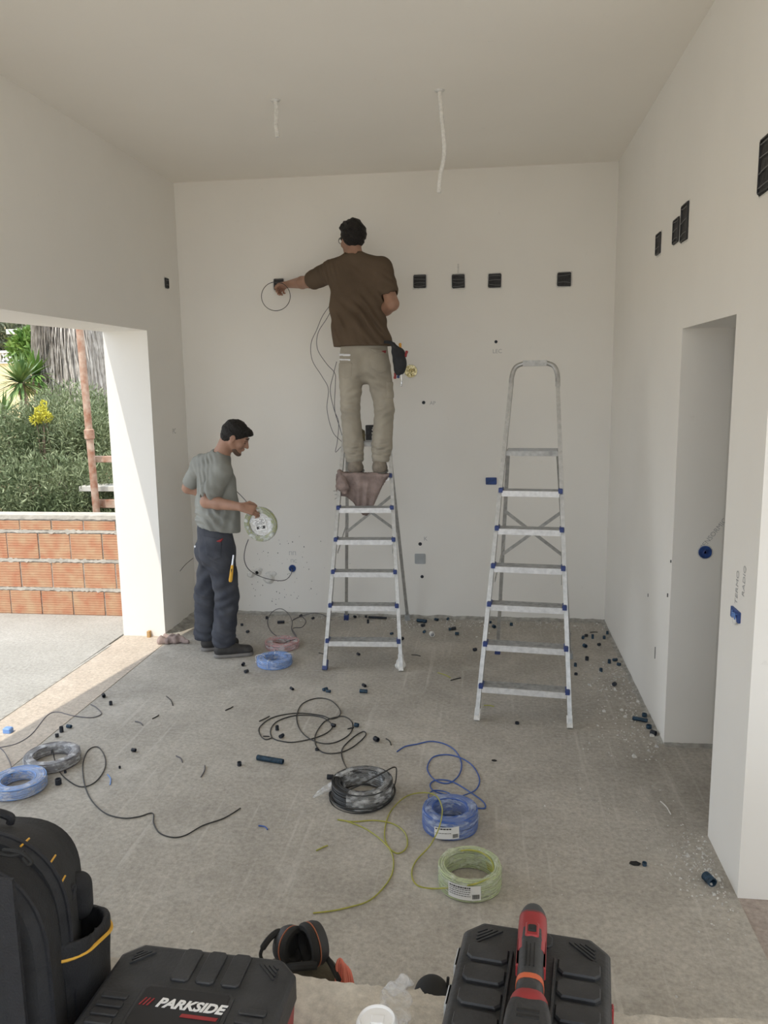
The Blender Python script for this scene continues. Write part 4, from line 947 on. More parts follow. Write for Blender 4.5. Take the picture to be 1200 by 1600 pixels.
    patch_on(F, .004, quad_cuts([(299, 842), (306, 843), (306, 848), (299, 847)], 5.5, 5.75)).obj('reflective_band', M['patch'], root)
    patch_on(F, .004, quad_cuts([(299, 851), (306, 852), (306, 856), (299, 855)], 5.5, 5.75)).obj('reflective_band', M['patch'], root)
    patch_on(F, .0035, quad_cuts([(318, 836), (347, 842), (346, 872), (334, 876), (322, 868)], 5.45, 5.65)).obj('back_pocket', M['pantB'], root)
    patch_on(F, .008, quad_cuts([(336, 846), (350, 840), (345, 848)], 5.4, 5.6)).obj('red_tab', M['redp'], root)
    patch_on(F, .0035, quad_cuts([(356, 884), (372, 884), (373, 915), (357, 915)], 5.4, 5.6)).obj('leg_pocket', M['pantB'], root)
    # shoes
    for hl, dr, nm in ((np.array((-1.985, 5.462)), nrm((.93, .30)), 'r'), (np.array((-2.135, 5.60)), nrm((.88, .47)), 'l')):
        h3 = np.array((*hl, 0)); d = np.array((*dr, 0)); sd_ = np.array((-d[1], d[0], 0)); lo = h3-.12; hi = h3+d*.26+.14; lo2 = np.minimum(lo, hi); hi2 = np.maximum(lo, hi); lo2[2] = -.01; hi2[2] = .17
        F = Field(lo2-.03, hi2+.03, .0045); K_ = lambda x, z: h3+d*x+np.array((0, 0, z))
        F.cone(K_(.02, .055), K_(.10, .060), .044, .045, .02); F.cone(K_(.08, .055), K_(.225, .038), .044, .040, .03); F.cone(K_(.035, .06), K_(.055, .115), .045, .045, .02)
        F.ell(K_(.05, .165), (.038, .038, .035), k=.004, mode='sub'); F.half((0, 0, .022), (0, 0, 1))
        sh = F.obj('shoe', M['shoe'], root)
        F = Field(lo2-.03, hi2+.03, .0045); F.cone(K_(.02, .012), K_(.11, .012), .047, .045, .01); F.cone(K_(.10, .012), K_(.222, .012), .045, .045, .01); F.half((0, 0, .001), (0, 0, 1)); F.half((0, 0, .028), (0, 0, -1)); F.obj('sole', M['sole'], sh)
        lc = MB()
        for k in range(4): x = .10+.028*k; z = .108-.012*k; lc.tube([K_(x, z-.012)+sd_*.025, K_(x+.004, z+.002), K_(x, z-.012)-sd_*.025], .0028, 5)
        lc.build('laces', M['blackr'], sh, True, True)
    return root
man_B()
# ================================================================== THINGS HELD, WORN OR RESTING ON THE LADDER
def thing_world(name, label, cat, p, group=None): return thing(name, label, cat, p, group=group)
# tool pouch on the belt
p0 = pt(624, 562, 5.80); t = thing('tool_pouch', 'black tool pouch hanging at the right hip of the man on the ladder', 'tool pouch', p0)
F = Field(p0-.18, p0+.18, .005)
F.cone(pt(622, 552, 5.80), pt(624, 578, 5.79), .045, .040, .02, ((0, 1, 0), .8)); F.cone(pt(616, 540, 5.80), pt(624, 556, 5.80), .025, .04, .02); F.ell(pt(628, 568, 5.77), (.035, .03, .06), k=.02)
F.ell(pt(626, 536, 5.80), (.04, .03, .03), k=.01, mode='sub'); F.disp(lambda P: .002*np.sin(P[:, 2]*90)*np.sin(P[:, 0]*70)); F.obj('pouch', M['nylon'], t)
F = Field(p0-.18, p0+.18, .005); F.cone(pt(622, 560, 5.755), pt(624, 573, 5.755), .024, .022, .01, ((0, 1, 0), .5)); F.obj('front_pocket', M['nylon2'], t)
MB().tube(crom([pt(600, 534, 5.76), pt(612, 536, 5.77), pt(620, 546, 5.78)], 6), .012, 8).build('belt_strap', M['nylon'], t, True, True)
MB().tube(crom([pt(627, 584, 5.78), pt(628, 594, 5.78), pt(627, 604, 5.78)], 6), [.003+.0015*(i % 3) for i in range(13)], 6).build('chain', M['steel'], t, True, True)
def driver(a, b, y, mt, label):
    A, B = pt(*a, y), pt(*b, y); t = thing('screwdriver', label, 'screwdriver', B)
    MB().tube([A, A+(B-A)*.12, A+(B-A)*.5, A+(B-A)*.9, B], [.006, .011, .0085, .011, .006], 8).build('handle', mt, t, True, True)
    d = (B-A)/np.linalg.norm(B-A); MB().tube([B, B+d*.05], .003, 6).build('shaft', M['steel'], t, True, True)
M['amber'] = mat('amber_handle', (.62, .30, .05), .4)
driver((625, 536), (626, 549), 5.80, M['amber'], 'amber-handled screwdriver standing in the black tool pouch')
driver((636, 548), (633, 558), 5.79, M['redp'], 'red-handled screwdriver at the outer edge of the tool pouch')
driver((617, 592), (618, 582), 5.80, M['redp'], 'red tool tip poking from the bottom of the tool pouch')
driver((622, 591), (623, 582), 5.79, M['bluebox'], 'blue tool tip poking from the bottom of the tool pouch')
# knife in the standing man's pocket
A, B, C = pt(360, 909, 5.405), pt(363, 883, 5.40), pt(365, 867, 5.41)
t = thing('utility_knife', 'yellow utility knife clipped at the standing man\'s trouser pocket', 'knife', A)
MB().tube([A, A+(B-A)*.1, A+(B-A)*.6, B], [.010, .014, .012, .010], 8).build('handle', M['yellow'], t, True, True)
MB().tube([A+(B-A)*.25+np.array((0, -.006, 0)), A+(B-A)*.8+np.array((0, -.006, 0))], .006, 6).build('grip_inlay', M['blackr'], t, True, True)
MB().tube([B, C], [.008, .006], 8).build('blade_holder', M['steel'], t, True, True)
# cable in the reaching man's hand and hanging behind him
t = thing('electrical_cable', 'thin black cable looping from the left wall box and hanging behind the ladder man', 'cable', pt(437, 447, 6.55))
lp = [pt(431+22.5*math.cos(q), 463+22.5*math.sin(q), 6.44+.04*math.sin(q)) for q in np.linspace(-1.2, 2*PI-1.3, 26)]
MB().tube(crom([pt(437, 445, 6.57)]+lp, 3), .0028, 6).build('held_loop', M['wblack'], t, True, True)
def hang(P, nm, y=6.12, r=.0024, mt=M['wgrey']):
    MB().tube(crom([pt(u, v, y+dy) for u, v, dy in P], 8), r, 6).build(nm, mt, t, True, True)
hang([(523, 468, 0), (505, 492, .02), (495, 515, .03), (486, 537, .05), (488, 563, .05), (503, 588, .04), (513, 608, .03), (511, 640, .03), (520, 675, .03), (535, 692, 0), (530, 701, 0), (524, 706, 0), (527, 690, .03), (529, 660, .04), (522, 640, .05), (516, 610, .05), (521, 585, .03), (526, 565, .0)], 'hanging_bight')
hang([(524, 472, 0), (511, 497, .02), (497, 520, .04), (496, 545, .05), (510, 568, .05), (523, 583, .03), (524, 600, .03), (523, 640, .03), (531, 668, .02), (537, 690, -.05)], 'hanging_bight')
# rag draped over the tread the man stands on
def rag():
    t = thing('rag', 'dusty brown rag draped over the ladder tread under the man\'s shoes', 'rag', pt(566, 745, 5.75)); yT = 5.685
    us = [525, 531, 538, 546, 556, 566, 575, 583, 591, 600, 608]; bot = [766, 776, 780, 785, 797, 805, 806, 799, 786, 771, 757]; top = [744, 741, 741, 742, 742, 742, 742, 742, 743, 743, 744]
    n = 60; V = []; F_ = []; U = np.linspace(0, 10, n); m_ = 26
    for i, q in enumerate(U):
        k = min(int(q), 9); f_ = q-k; u = us[k]*(1-f_)+us[k+1]*f_; b = bot[k]*(1-f_)+bot[k+1]*f_; tp = top[k]*(1-f_)+top[k+1]*f_
        for j in range(m_):
            s_ = j/(m_-1)
            if s_ < .25:
                g = s_/.25; p = pt(u, tp, yT); p = p+np.array((0, (1-g)*.12, (.005+.004*math.sin(i*.33)*g+.008*g)))
                if q < 1.4: p[2] -= .0
            else:
                g = (s_-.25)/.75; uu = u*(1-.25*g)+570*.25*g if q > 1 else u; p = pt(uu, tp+(b-tp)*g, yT+.011*math.sin(i*.45+g*2.2+1.3*math.sin(i*.21))*(.2+g)+.075*g+.010*math.sin(i*.37+2*g)*g)
            V.append(p+np.array((0, 0, .0015*math.sin(i*2.1+j))))
    for i in range(n-1):
        for j in range(m_-1): a = i*m_+j; F_.append((a, a+1, a+m_+1, a+m_))
    o = mesh_obj('cloth', V, F_, M['rag'], t, True, True); md = o.modifiers.new('thick', 'SOLIDIFY'); md.thickness = .004
    F = Field(pt(520, 765, 5.6)-.05, pt(550, 730, 5.85)+.06, .005)
    F.cone(pt(532, 741, 5.71), pt(535, 757, 5.70), .028, .040, .01); F.cone(pt(535, 757, 5.70), pt(541, 772, 5.72), .040, .022, .02); F.disp(lambda P: .007*np.sin(P[:, 0]*70+P[:, 2]*45)+.004*np.sin(P[:, 2]*95)); F.obj('bunched_end', M['rag'], t)
rag()
g = pt(565, 692, 6.0); F = Field(g-.12, g+.16, .005); F.cone(g+np.array((0, 0, .005)), g+np.array((0, 0, .06)), .028, .030, .01, ((0, 1, 0), .6))
for k in range(4): F.cone(g+np.array((-.02+.013*k, 0, .06)), g+np.array((-.024+.015*k, -.01, .105-.01*abs(k-1.5))), .0105, .009, .004)
M['glove'] = mat('work_glove', (.20, .17, .10), .9, var=.2, scale=30, bump=.3)
t = thing('work_glove', 'olive work glove propped on the ladder platform between the shins', 'glove', g); F.obj('glove', M['glove'], t)
# ================================================================== CABLE COILS
def winding(mb, Ri, Ro, H, r, seed, wob=.0015):
    rs = random.Random(seed); nl = max(2, int(H/(2*r))); nr = max(1, int((Ro-Ri)/(2*r)))
    for i in range(nl):
        for j in range(nr):
            if 0 < i < nl-1 and 0 < j < nr-1: continue
            R = Ri+r+(Ro-Ri-2*r)*(j/(nr-1) if nr > 1 else .5)+rs.uniform(-wob, wob); z = r+(H-2*r)*i/(nl-1)+rs.uniform(-wob, wob)
            dx, dy, ph = rs.uniform(-wob, wob), rs.uniform(-wob, wob), rs.uniform(0, 6)
            mb.tube([(dx+R*math.cos(a)*(1+.008*math.sin(3*a+ph)), dy+R*math.sin(a), z+wob*math.sin(2*a+ph)) for a in np.linspace(0, 2*PI, 41)[:-1]], r, 6, closed=True)
def wrap_mesh(Ri, Ro, H, seed, off=.004, n=96, gap=None, amp=.004):
    rs = np.random.default_rng(seed); prof = []
    for k in range(16):
        a = 2*PI*k/16; c, s_ = math.cos(a), math.sin(a); e = .55
        prof.append(((Ri+Ro)/2+((Ro-Ri)/2+off)*abs(c)**e*np.sign(c), H/2+(H/2+off*.8)*abs(s_)**e*np.sign(s_)))
    ph = rs.random((8, 3))*6.28; rings = []
    A = np.linspace(0, 2*PI, n, endpoint=False)
    if gap: A = np.linspace(gap[1], gap[0]+2*PI, n)
    for a in A:
        ring = []
        for k, (R, z) in enumerate(prof):
            d = amp*(math.sin(7*a+ph[0, 0]+k)*.5+math.sin(13*a+ph[1, 0]+k*1.7)*.4+math.sin(23*a+k*2.3+ph[2, 0])*.3); R2 = R+d*(1 if R > (Ri+Ro)/2 else -1)*.8
            ring.append((R2*math.cos(a), R2*math.sin(a), max(.001, z+d*.5)))
        rings.append(ring)
    mb = MB(); mb.rings(rings, closed=not gap, caps=False); return mb
def coil(label, uL, uR, v, H, ratio, wire, wrapm, seed, r=.0035, paths=(), gap=None, group=None, wmat=None, wr=None, lift=.0):
    zc = H/2; a, b = fl(uL, v, zc), fl(uR, v, zc); c = (a+b)/2; Ro = np.linalg.norm(b-a)/2-.004; Ri = Ro*ratio
    t = thing('cable_coil', label, 'cable coil', (c[0], c[1], 0.002), group=group)
    w = MB(); winding(w, Ri, Ro, H, r, seed); w.build('winding', wire, t, True)
    if wrapm: wrap_mesh(Ri, Ro, H, seed, gap=gap).build('plastic_wrap', wrapm, t, True)
    for P in paths:
        pts = [against(fl(p[0], p[1], p[2] if len(p) > 2 else (wr or r)+.001), p[0], p[1]) for p in P]
        MB().tube(crom(pts, 7), wr or r, 6).build('loose_end', wmat or wire, t, True, True)
    return t, c, Ro, Ri
def Z1(P, s=2.727, o=(380, 1060)): return [(p[0]/s+o[0], p[1]/s+o[1])+tuple(p[2:]) for p in P]
def label_on(t, Ro, ang, z0, z1, half, lines, seed, tilt=0):
    """paper label bent round the outside of a coil, local coordinates"""
    R = Ro+.0085; n = 12; V = []; F_ = []
    for i in range(n+1):
        a = ang-half+2*half*i/n
        for z in (z0, z1): V.append((R*math.cos(a), R*math.sin(a), z+tilt*(i/n-.5)))
    for i in range(n): F_.append((2*i, 2*i+2, 2*i+3, 2*i+1))
    o = mesh_obj('paper_label', V, F_, M['paper'], t, True); rs = random.Random(seed); m_ = MB()
    def patch(a0, a1, y0, y1):
        R2 = R+.0012; P = []
        k = max(1, int(abs(a1-a0)/.06)+1)
        for i in range(k):
            b0, b1 = a0+(a1-a0)*i/k, a0+(a1-a0)*(i+1)/k
            m_.add([(R2*math.cos(q), R2*math.sin(q), y+tilt*((q-ang)/(2*half))) for q, y in ((b0, y0), (b1, y0), (b1, y1), (b0, y1))], [(0, 1, 2, 3)])
    h = z1-z0
    for li in range(lines):   # rows of small print broken into words
        y = z1-h*(.14+.72*li/max(1, lines)); th = h*(.10 if li == 0 else .045); a = ang-half*.9
        while a < ang+half*.35:
            w_ = rs.uniform(.03, .09); patch(a, min(a+w_, ang+half*.38), y-th/2, y+th/2); a += w_+.018
    a = ang+half*.5
    while a < ang+half*.92: w_ = rs.choice((.006, .010, .016)); patch(a, a+w_, z0+h*.1, z0+h*.42); a += w_+.008
    m_.build('label_print', M['ink'], o); return o
t, c, Ro, Ri = coil('black cable coil in torn clear film, loops of cable trailing behind it', 517, 615, 1232, .085, .70, M['wblack'], M['film'], 1, .0032,
    [Z1([(450, 395, .06), (432, 365), (420, 330), (425, 295), (470, 250), (512, 226), (520, 245), (470, 290), (415, 315), (350, 318), (312, 290), (308, 240), (340, 190), (375, 170), (430, 162), (465, 190), (455, 235), (400, 270), (340, 277), (280, 255), (240, 215), (228, 160), (250, 110), (310, 85), (370, 92), (410, 130), (410, 158), (375, 172), (330, 157), (230, 148), (130, 165), (72, 205), (72, 240), (95, 260), (125, 252)]),
     Z1([(85, 246), (112, 247)]), Z1([(150, 265), (210, 272), (300, 255), (362, 228), (378, 198), (330, 164), (230, 157), (150, 180), (118, 215), (122, 250), (150, 265)])], gap=(3.0, 4.35))
w = MB(); w.tube(crom([(Ro+.008+.0*k, 0, .0) and (((Ro+.010)*math.cos(a)), (Ro+.010)*math.sin(a), .014+.018*math.sin(a*1.0+.6)) for k, a in enumerate(np.linspace(0, 2*PI, 30))], 3), .0034, 6)
w.tube(crom([((Ro+.012)*math.cos(a), (Ro+.012)*math.sin(a), .006+.001*k) for k, a in enumerate(np.linspace(1, 1+2*PI, 30))], 3), .0034, 6)
w.tube(crom([(-Ro*.4, -Ro*.2, .045), (0, -Ro*.15, .075), (Ro*.6, Ro*.3, .10), (Ro*.98, Ro*.72, .105), (Ro*1.08, Ro*.45, .095), (Ro*1.03, -.1*Ro, .06), (Ro*.6, -Ro*.85, .035)], 6), .0034, 6)
w.build('loose_turns', M['wblack'], t, True)
f_ = MB(); rs = random.Random(2); P = []
for i in range(9):
    P.append([(-Ro*(.95+.075*i)+.004*math.sin(i), -.03-.006*i+.03*(1-i/9)*math.cos(q)+.004*math.sin(3*q+i), .045*(1-i/9)+.022+.024*(1-i/10)*math.sin(q)+.003*math.cos(4*q+i)) for q in np.linspace(0, 2*PI, 13)[:-1]])
f_.rings(P, caps=False); f_.build('torn_film_end', M['film'], t, True)
t, c, Ro, Ri = coil('blue cable coil wrapped in film with torn white label, in front of black coil', 659, 748, 1276, .092, .62, M['wblue'], M['filmb'], 2, .0034,
    [Z1([(935, 500, .05), (990, 475), (1007, 430), (980, 375), (930, 340), (870, 325), (810, 335), (785, 375), (795, 410), (830, 440), (880, 445), (920, 410), (930, 360), (905, 310), (860, 280), (800, 268), (740, 280), (690, 290), (655, 312)]),
     Z1([(995, 552), (1030, 552), (1022, 525), (960, 480), (890, 440), (830, 432), (798, 448), (806, 475), (850, 493), (870, 495, .02)]), Z1([(795, 520, .05), (790, 495, .03), (812, 478, .02), (850, 480, .01), (880, 490, .02)])])
label_on(t, Ro, -1.65, .012, .068, .42, 2, 5, .012)
t, c, Ro, Ri = coil('yellow-green cable coil in greenish film, nearest coil on the floor', 684, 784, 1365, .088, .81, M['wgreen'], M['filmg'], 3, .0034,
    [Z1([(1075, 838, .075), (1030, 860, .09), (980, 878, .085), (900, 890, .05), (800, 895), (740, 880), (718, 835), (735, 780), (790, 720, .012), (812, 685, .045), (830, 648, .088), (844, 600, .104), (847, 550, .112), (822, 500, .10), (770, 487, .04), (700, 500), (640, 550), (610, 610), (603, 680), (630, 730), (665, 745), (698, 715), (690, 660), (640, 620), (560, 605), (470, 610), (402, 602), (440, 608), (520, 640), (590, 690), (635, 750), (635, 830), (590, 900), (530, 950), (450, 975), (380, 990), (298, 1000)])], wmat=M['wyg'], wr=.0030)
label_on(t, Ro, -1.72, .016, .076, .50, 5, 7)
w = MB()
for k in range(7): w.tube([((Ri+.0015*k-.004)*math.cos(a), (Ri+.0015*k-.004)*math.sin(a), .028+.008*k) for a in np.linspace(-.1, .75+.05*k, 12)], .0034, 6)
w.tube([((Ri-.006)*math.cos(a), (Ri-.006)*math.sin(a), .075+.01*math.sin(a)) for a in np.linspace(-.3, 2.0, 18)], .0034, 6)
w.build('bare_turns', M['wyg'], t, True)
Z3 = lambda P: Z1(P, 3.0, (0, 1080))
Z7 = lambda P: Z1(P, 3.636, (370, 940))
coil('grey cable coil in crinkled clear film at the slab edge, wire snaking right', 40, 124, 1184, .05, .66, M['wgrey'], M['film'], 4, .0034,
    [Z3([(243, 290, .05), (247, 272, .08), (256, 320, .04), (275, 370), (310, 410), (375, 447), (440, 430), (488, 370), (492, 310), (460, 262), (415, 275), (390, 330), (390, 400), (405, 465), (440, 525), (500, 575), (580, 595), (650, 588), (715, 572), (720, 620), (750, 665), (810, 685), (870, 675), (950, 630), (1050, 595), (1127, 548)])], wmat=M['wblack'], wr=.0030)
coil('pale blue cable coil in crinkled film cut by the left edge', -14, 71, 1224, .055, .60, M['wpale'], M['film'], 5, .0034,
    [Z3([(57, 400, .05), (52, 350, .04), (35, 310), (5, 270), (-50, 240), (-100, 262), (-50, 272), (0, 264), (80, 245), (150, 200), (220, 115), (270, 98), (340, 115), (430, 123), (475, 105), (450, 75), (425, 62)])], wmat=M['wgrey'], wr=.003)
coil('pink cable coil lying behind the pale blue one near the standing man', 414, 468, 1006, .045, .55, M['wpink'], M['film'], 6, .0034,
    [Z7([(345, 212, .03), (312, 160), (315, 115), (290, 65), (245, 40), (195, 65), (175, 120), (200, 175), (260, 212), (330, 235, .03)])], wmat=M['wgrey'], wr=.003)
t, c, Ro, Ri = coil('pale blue cable coil on the floor in front of the pink coil', 401, 457, 1032, .055, .62, M['wpale'], M['filmb'], 7, .0034,
    [Z7([(205, 310, .05), (225, 270, .02), (290, 225, .05), (340, 208, .04), (318, 160), (330, 148), (370, 145), (392, 112), (365, 85), (320, 105), (345, 90), (430, 66), (490, 75), (540, 105)])], wmat=M['wgrey'], wr=.003)
tw = MB()
for k in range(4): a = k*1.4+.4; tw.tube(crom([((Ri-.004)*math.cos(a), (Ri-.004)*math.sin(a), .01), ((Ri-.006)*math.cos(a), (Ri-.006)*math.sin(a), .062), ((Ro+.006)*math.cos(a), (Ro+.006)*math.sin(a), .062), ((Ro+.01)*math.cos(a), (Ro+.01)*math.sin(a), .01)], 4), .003, 5)
tw.build('white_ties', M['film'], t, True)
# coil held in the standing man's right hand
hc = pt(407.5, 819, 5.345); t = thing('cable_coil', 'yellow-green cable coil held upright in the standing man\'s right hand', 'cable coil', hc)
q = frame((0, 0, 0), (.98, -.15, .10), (-.12, -.05, .97)); t.rotation_euler = q.to_euler()
M['wrapy'] = mat('wire_olive_yellow', (.34, .34, .12), .5, col2=(.24, .30, .08), scale=50)
w = MB(); winding(w, .088, .122, .03, .0036, 9); w.build('winding', M['wrapy'], t, True)
for ch in t.children: ch.location.z = -.015
wm = wrap_mesh(.088, .122, .034, 9, off=.003, amp=.0015); o = wm.build('plastic_wrap', M['film'], t, True); o.location.z = -.017
disc = MB().lathe([(.001, .003), (.03, .004), (.06, .002), (.092, .0)], n=32).build('centre_film', M['film'], t, True)
pl = MB().prism(irregular(.085, .085, .004, 8, .001), .006, .0075); o = pl.build('paper_label', M['paper'], t); o.rotation_euler = (0, 0, .12)
pr = MB(); rs = random.Random(4)
for i in range(9):
    x = -.037
    while x < .034:
        w_ = rs.uniform(.003, .012)
        if rs.random() < .75: pr.box(x, min(.038, x+w_), .034-.008*i-.002, .034-.008*i+.002, .0075, .0082)
        x += w_+.003
pr.box(-.034, -.018, -.03, -.012, .0075, .0083); pr.box(.012, .03, -.034, -.016, .0075, .0083); pr.build('label_print', M['ink'], o)
P = [pt(388, 843, 5.345), pt(383, 858, 5.38), pt(382, 876, 5.5), pt(390, 891, 5.8), pt(410, 902, 6.1), pt(432, 907, 6.35), pt(446, 906, 6.5), pt(454, 898, 6.56), pt(457, 889, 6.585)]
MB().tube(crom(P, 8), .0034, 6).build('loose_end', M['wgrey'], t, True, True)
P = [pt(392, 797, 5.345), pt(385, 784, 5.37), pt(378, 776, 5.45), pt(371, 769, 5.6), pt(366, 765, 5.68)]
MB().tube(crom(P, 6), .0028, 6).build('loose_end', M['wgrey'], t, True, True)
P = [on(281, 893, 0, XL-.004), on(284, 889, 0, XL+.03), on(291, 881, 0, XL+.06), on(302, 872, 0, XL+.10)]
o = MB().tube(crom(P, 6), .0026, 6).build('wire_offcut', M['wgrey'], None, True); tag(o, 'thin wire sticking out of the left wall behind the standing man', 'wire')
# ================================================================== FLOOR DEBRIS
def conduit(u, v, ln, r, ang, mt, label, group=None, stand=False):
    p = fl(u, v, r); p[1] = min(p[1], YB-.05-(ln/2*abs(math.cos(ang)))); o_ = MB(); n = 14
    if stand: prof = [(r*.8, 0), (r, 0), (r, ln), (r*.78, ln), (r*.78, ln*.15), (.0005, ln*.1)]; z0 = .001
    k = max(1, int(ln/.006)); pr = []
    L0 = -ln/2
    pr = [(r*.80, L0+.002), (r*.94, L0)]
    for i in range(k): a = L0+ln*i/k; pr += [(r, a+.001), (r, a+ln/k*.55), (r*.9, a+ln/k*.7), (r*.9, a+ln/k*.95)]
    pr += [(r*.94, ln/2), (r*.78, ln/2), (r*.76, -ln/2+.004), (.0005, -ln/2+.003)]
    o_.lathe(pr, n=n); o = o_.build('conduit_offcut', mt, None, True)
    o.location = (float(p[0]), float(p[1]), (ln/2+.001) if stand else r+.001)
    o.rotation_euler = (0, 0, ang) if stand else (PI/2, 0, ang)
    return tag(o, label, 'conduit offcut', group)
rs = random.Random(31)
right_wall = [(914, 1009), (936, 1007), (917, 1029), (899, 1039), (939, 1047), (952, 1034), (961, 1031), (967, 1038), (960, 1069)]
corner = [(890, 991), (916, 993), (911, 996), (926, 996), (944, 996), (949, 989)]
foot = [(1007, 1116), (1014, 1134), (1021, 1145)]
between = [(661, 977), (682, 968), (663, 987), (703, 983), (709, 982), (714, 990), (742, 1015), (700, 966)]
behindR = [(799, 975), (765, 972), (772, 979)]
behindL = [(556, 961), (575, 972), (572, 963)]
underL = [(560, 1022), (628, 998), (612, 990)]
nearcoil = [(417, 965), (470, 962), (489, 966)]
shoes = [(378, 976), (387, 987), (380, 1038), (385, 1049)]
mid = [(456, 1076), (508, 1077), (513, 1080), (569, 1071)]
loops = [(433, 1138), (440, 1150), (521, 1133), (557, 1133)]
left = [(162, 1087), (173, 1099), (108, 1135), (96, 1141), (89, 1149)]
ORD = ['leftmost', 'second from left', 'third from left', 'fourth from left', 'fifth from left', 'sixth from left', 'seventh from left', 'eighth from left', 'ninth from left']
def batch(L, label0, group, s=(.010, .014)):
    L = sorted(L); N_ = len(L)
    for i_, (u, v) in enumerate(L):
        lab_ = ORD[i_] if i_ < (N_+1)//2 else ORD[N_-1-i_].replace('leftmost', 'rightmost').replace('left', 'right')
        label = label0+', '+('middle one' if N_ % 2 and i_ == N_//2 else lab_)
        r = rs.uniform(*s)*.9; st = rs.random() < .3; conduit(u, v, rs.uniform(.018, .034), r, rs.uniform(0, 3), rs.choice((M['conduit'], M['conduitb'])), label, group, st)
batch(right_wall, 'dark conduit offcut between free-standing ladder and right wall', 'conduit offcuts by the right wall', (.012, .016))
batch(corner, 'dark conduit offcut in the far right corner', 'conduit offcuts in the far right corner', (.011, .014))
batch(foot, 'dark conduit offcut in the heap at the doorway corner', 'conduit offcuts at the doorway corner', (.015, .018))
batch(between, 'dark conduit offcut near back wall between the ladders', 'conduit offcuts between the ladders', (.012, .015))
batch(behindR, 'dark conduit offcut behind the free-standing ladder', 'conduit offcuts behind the right ladder', (.012, .016))
batch(behindL, 'dark conduit offcut at the wall behind the occupied ladder', 'conduit offcuts behind the left ladder')
batch(underL, 'dark conduit offcut under the lowest treads of occupied ladder', 'conduit offcuts under the left ladder')
batch(nearcoil, 'dark conduit offcut by the wall beyond the pink coil', 'conduit offcuts beyond the pink coil')
batch(shoes, 'dark conduit offcut around the standing man\'s shoes', 'conduit offcuts by the shoes')
batch(mid, 'dark conduit offcut on open floor before the occupied ladder', 'conduit offcuts in front of the left ladder')
batch(loops, 'dark conduit offcut among the loops of black cable', 'conduit offcuts among the black loops')
batch(left, 'dark conduit offcut along the slab edge', 'conduit offcuts along the slab edge')
for u, v, ln, r, a, mt, lab, st in (
    (422, 1187, .155, .0145, 1.35, 'conduit', 'longest blue corrugated conduit piece, left of the black coil', False),
    (1108, 1374, .050, .019, .35, 'conduit', 'wide blue-grey conduit stub near the right wall, dark mouth forward', False),
    (588, 1155, .030, .014, .8, 'conduitb', 'dark conduit offcut alone right of the black cable loops', False),
    (516, 1214, .032, .013, 1.6, 'conduitb', 'dark conduit offcut just left of the black coil', False),
    (568, 1080, .050, .013, 1.5, 'conduit', 'blue conduit offcut on open floor, longer one of a close pair', False),
    (209, 1172, .024, .010, 1.5, 'conduitb', 'dark conduit offcut above the wire loop at left', False),
    (374, 1193, .020, .012, .5, 'conduitb', 'round dark conduit offcut just left of the long blue piece', True),
    (91, 1221, .030, .016, .2, 'conduitb', 'dark conduit offcut standing between the two left coils and the wire', True),
    (102, 1206, .012, .007, .2, 'conduitb', 'tiny dark offcut beside the grey coil', True),
    (187, 1199, .012, .006, .2, 'conduitb', 'tiny dark offcut right of the wire loop', True),
    (808, 1128, .012, .013, .2, 'conduitb', 'flat dark ring between the front feet of the free-standing ladder', True),
    (495, 1170, .012, .010, .2, 'conduitb', 'tiny dark ring below the black cable loops', True),
    (1000, 1124, .085, .012, 1.2, 'conduit', 'slim longer blue piece in the heap at the doorway corner', False),
    (659, 970, .085, .015, 1.25, 'conduit', 'longer dusty blue conduit lying by the wall between ladders', False),
    (590, 965, .16, .010, 1.5, 'conduitb', 'long thin dark conduit by the wall behind the occupied ladder', False),
    (439, 972, .06, .012, 1.8, 'conduitb', 'longer dark conduit offcut beyond the pink coil', False),
    (900, 1052, .014, .012, 1.8, 'conduitb', 'flat dark ring right of the free-standing ladder', True),
    (1007, 1349, .014, .010, 1.8, 'conduit', 'tiny blue ring beside the dark flat scrap near the right wall', True),
    (1108, 991, .01, .01, 0, 'conduit', None, True)):
    if lab: conduit(u, v, ln, r, a, M[mt], lab, None, st)
p = fl(675, 991); o = conduit(675, 991, .04, .02, .3, M['litho'], 'white plastic plug on the floor between the two ladders', None, False)
p = fl(13, 1145); o = MB().cbox(-.025, .025, -.02, .02, 0, .03, .006).build('broken_box', M['wpale']); o.location = (p[0], p[1], .004); tag(o, 'small pale broken plastic piece on the sunlit sill strip', 'plastic piece')
# flat dark scraps
for u, v, s_, lab in ((992, 1350, .020, 'larger flat dark scrap on the floor near the right wall'), (772, 1189, .012, 'small flat dark scrap on the open floor right of the blue loops')):
    p = fl(u, v); o = MB().prism([(s_*math.cos(a)*1.2, s_*math.sin(a)*.8) for a in (0, 1.2, 2.3, 3.3, 4.4, 5.3)], 0, .003).build('flat_scrap', M['dark']); o.location = (p[0], p[1], .002); tag(o, lab, 'scrap')
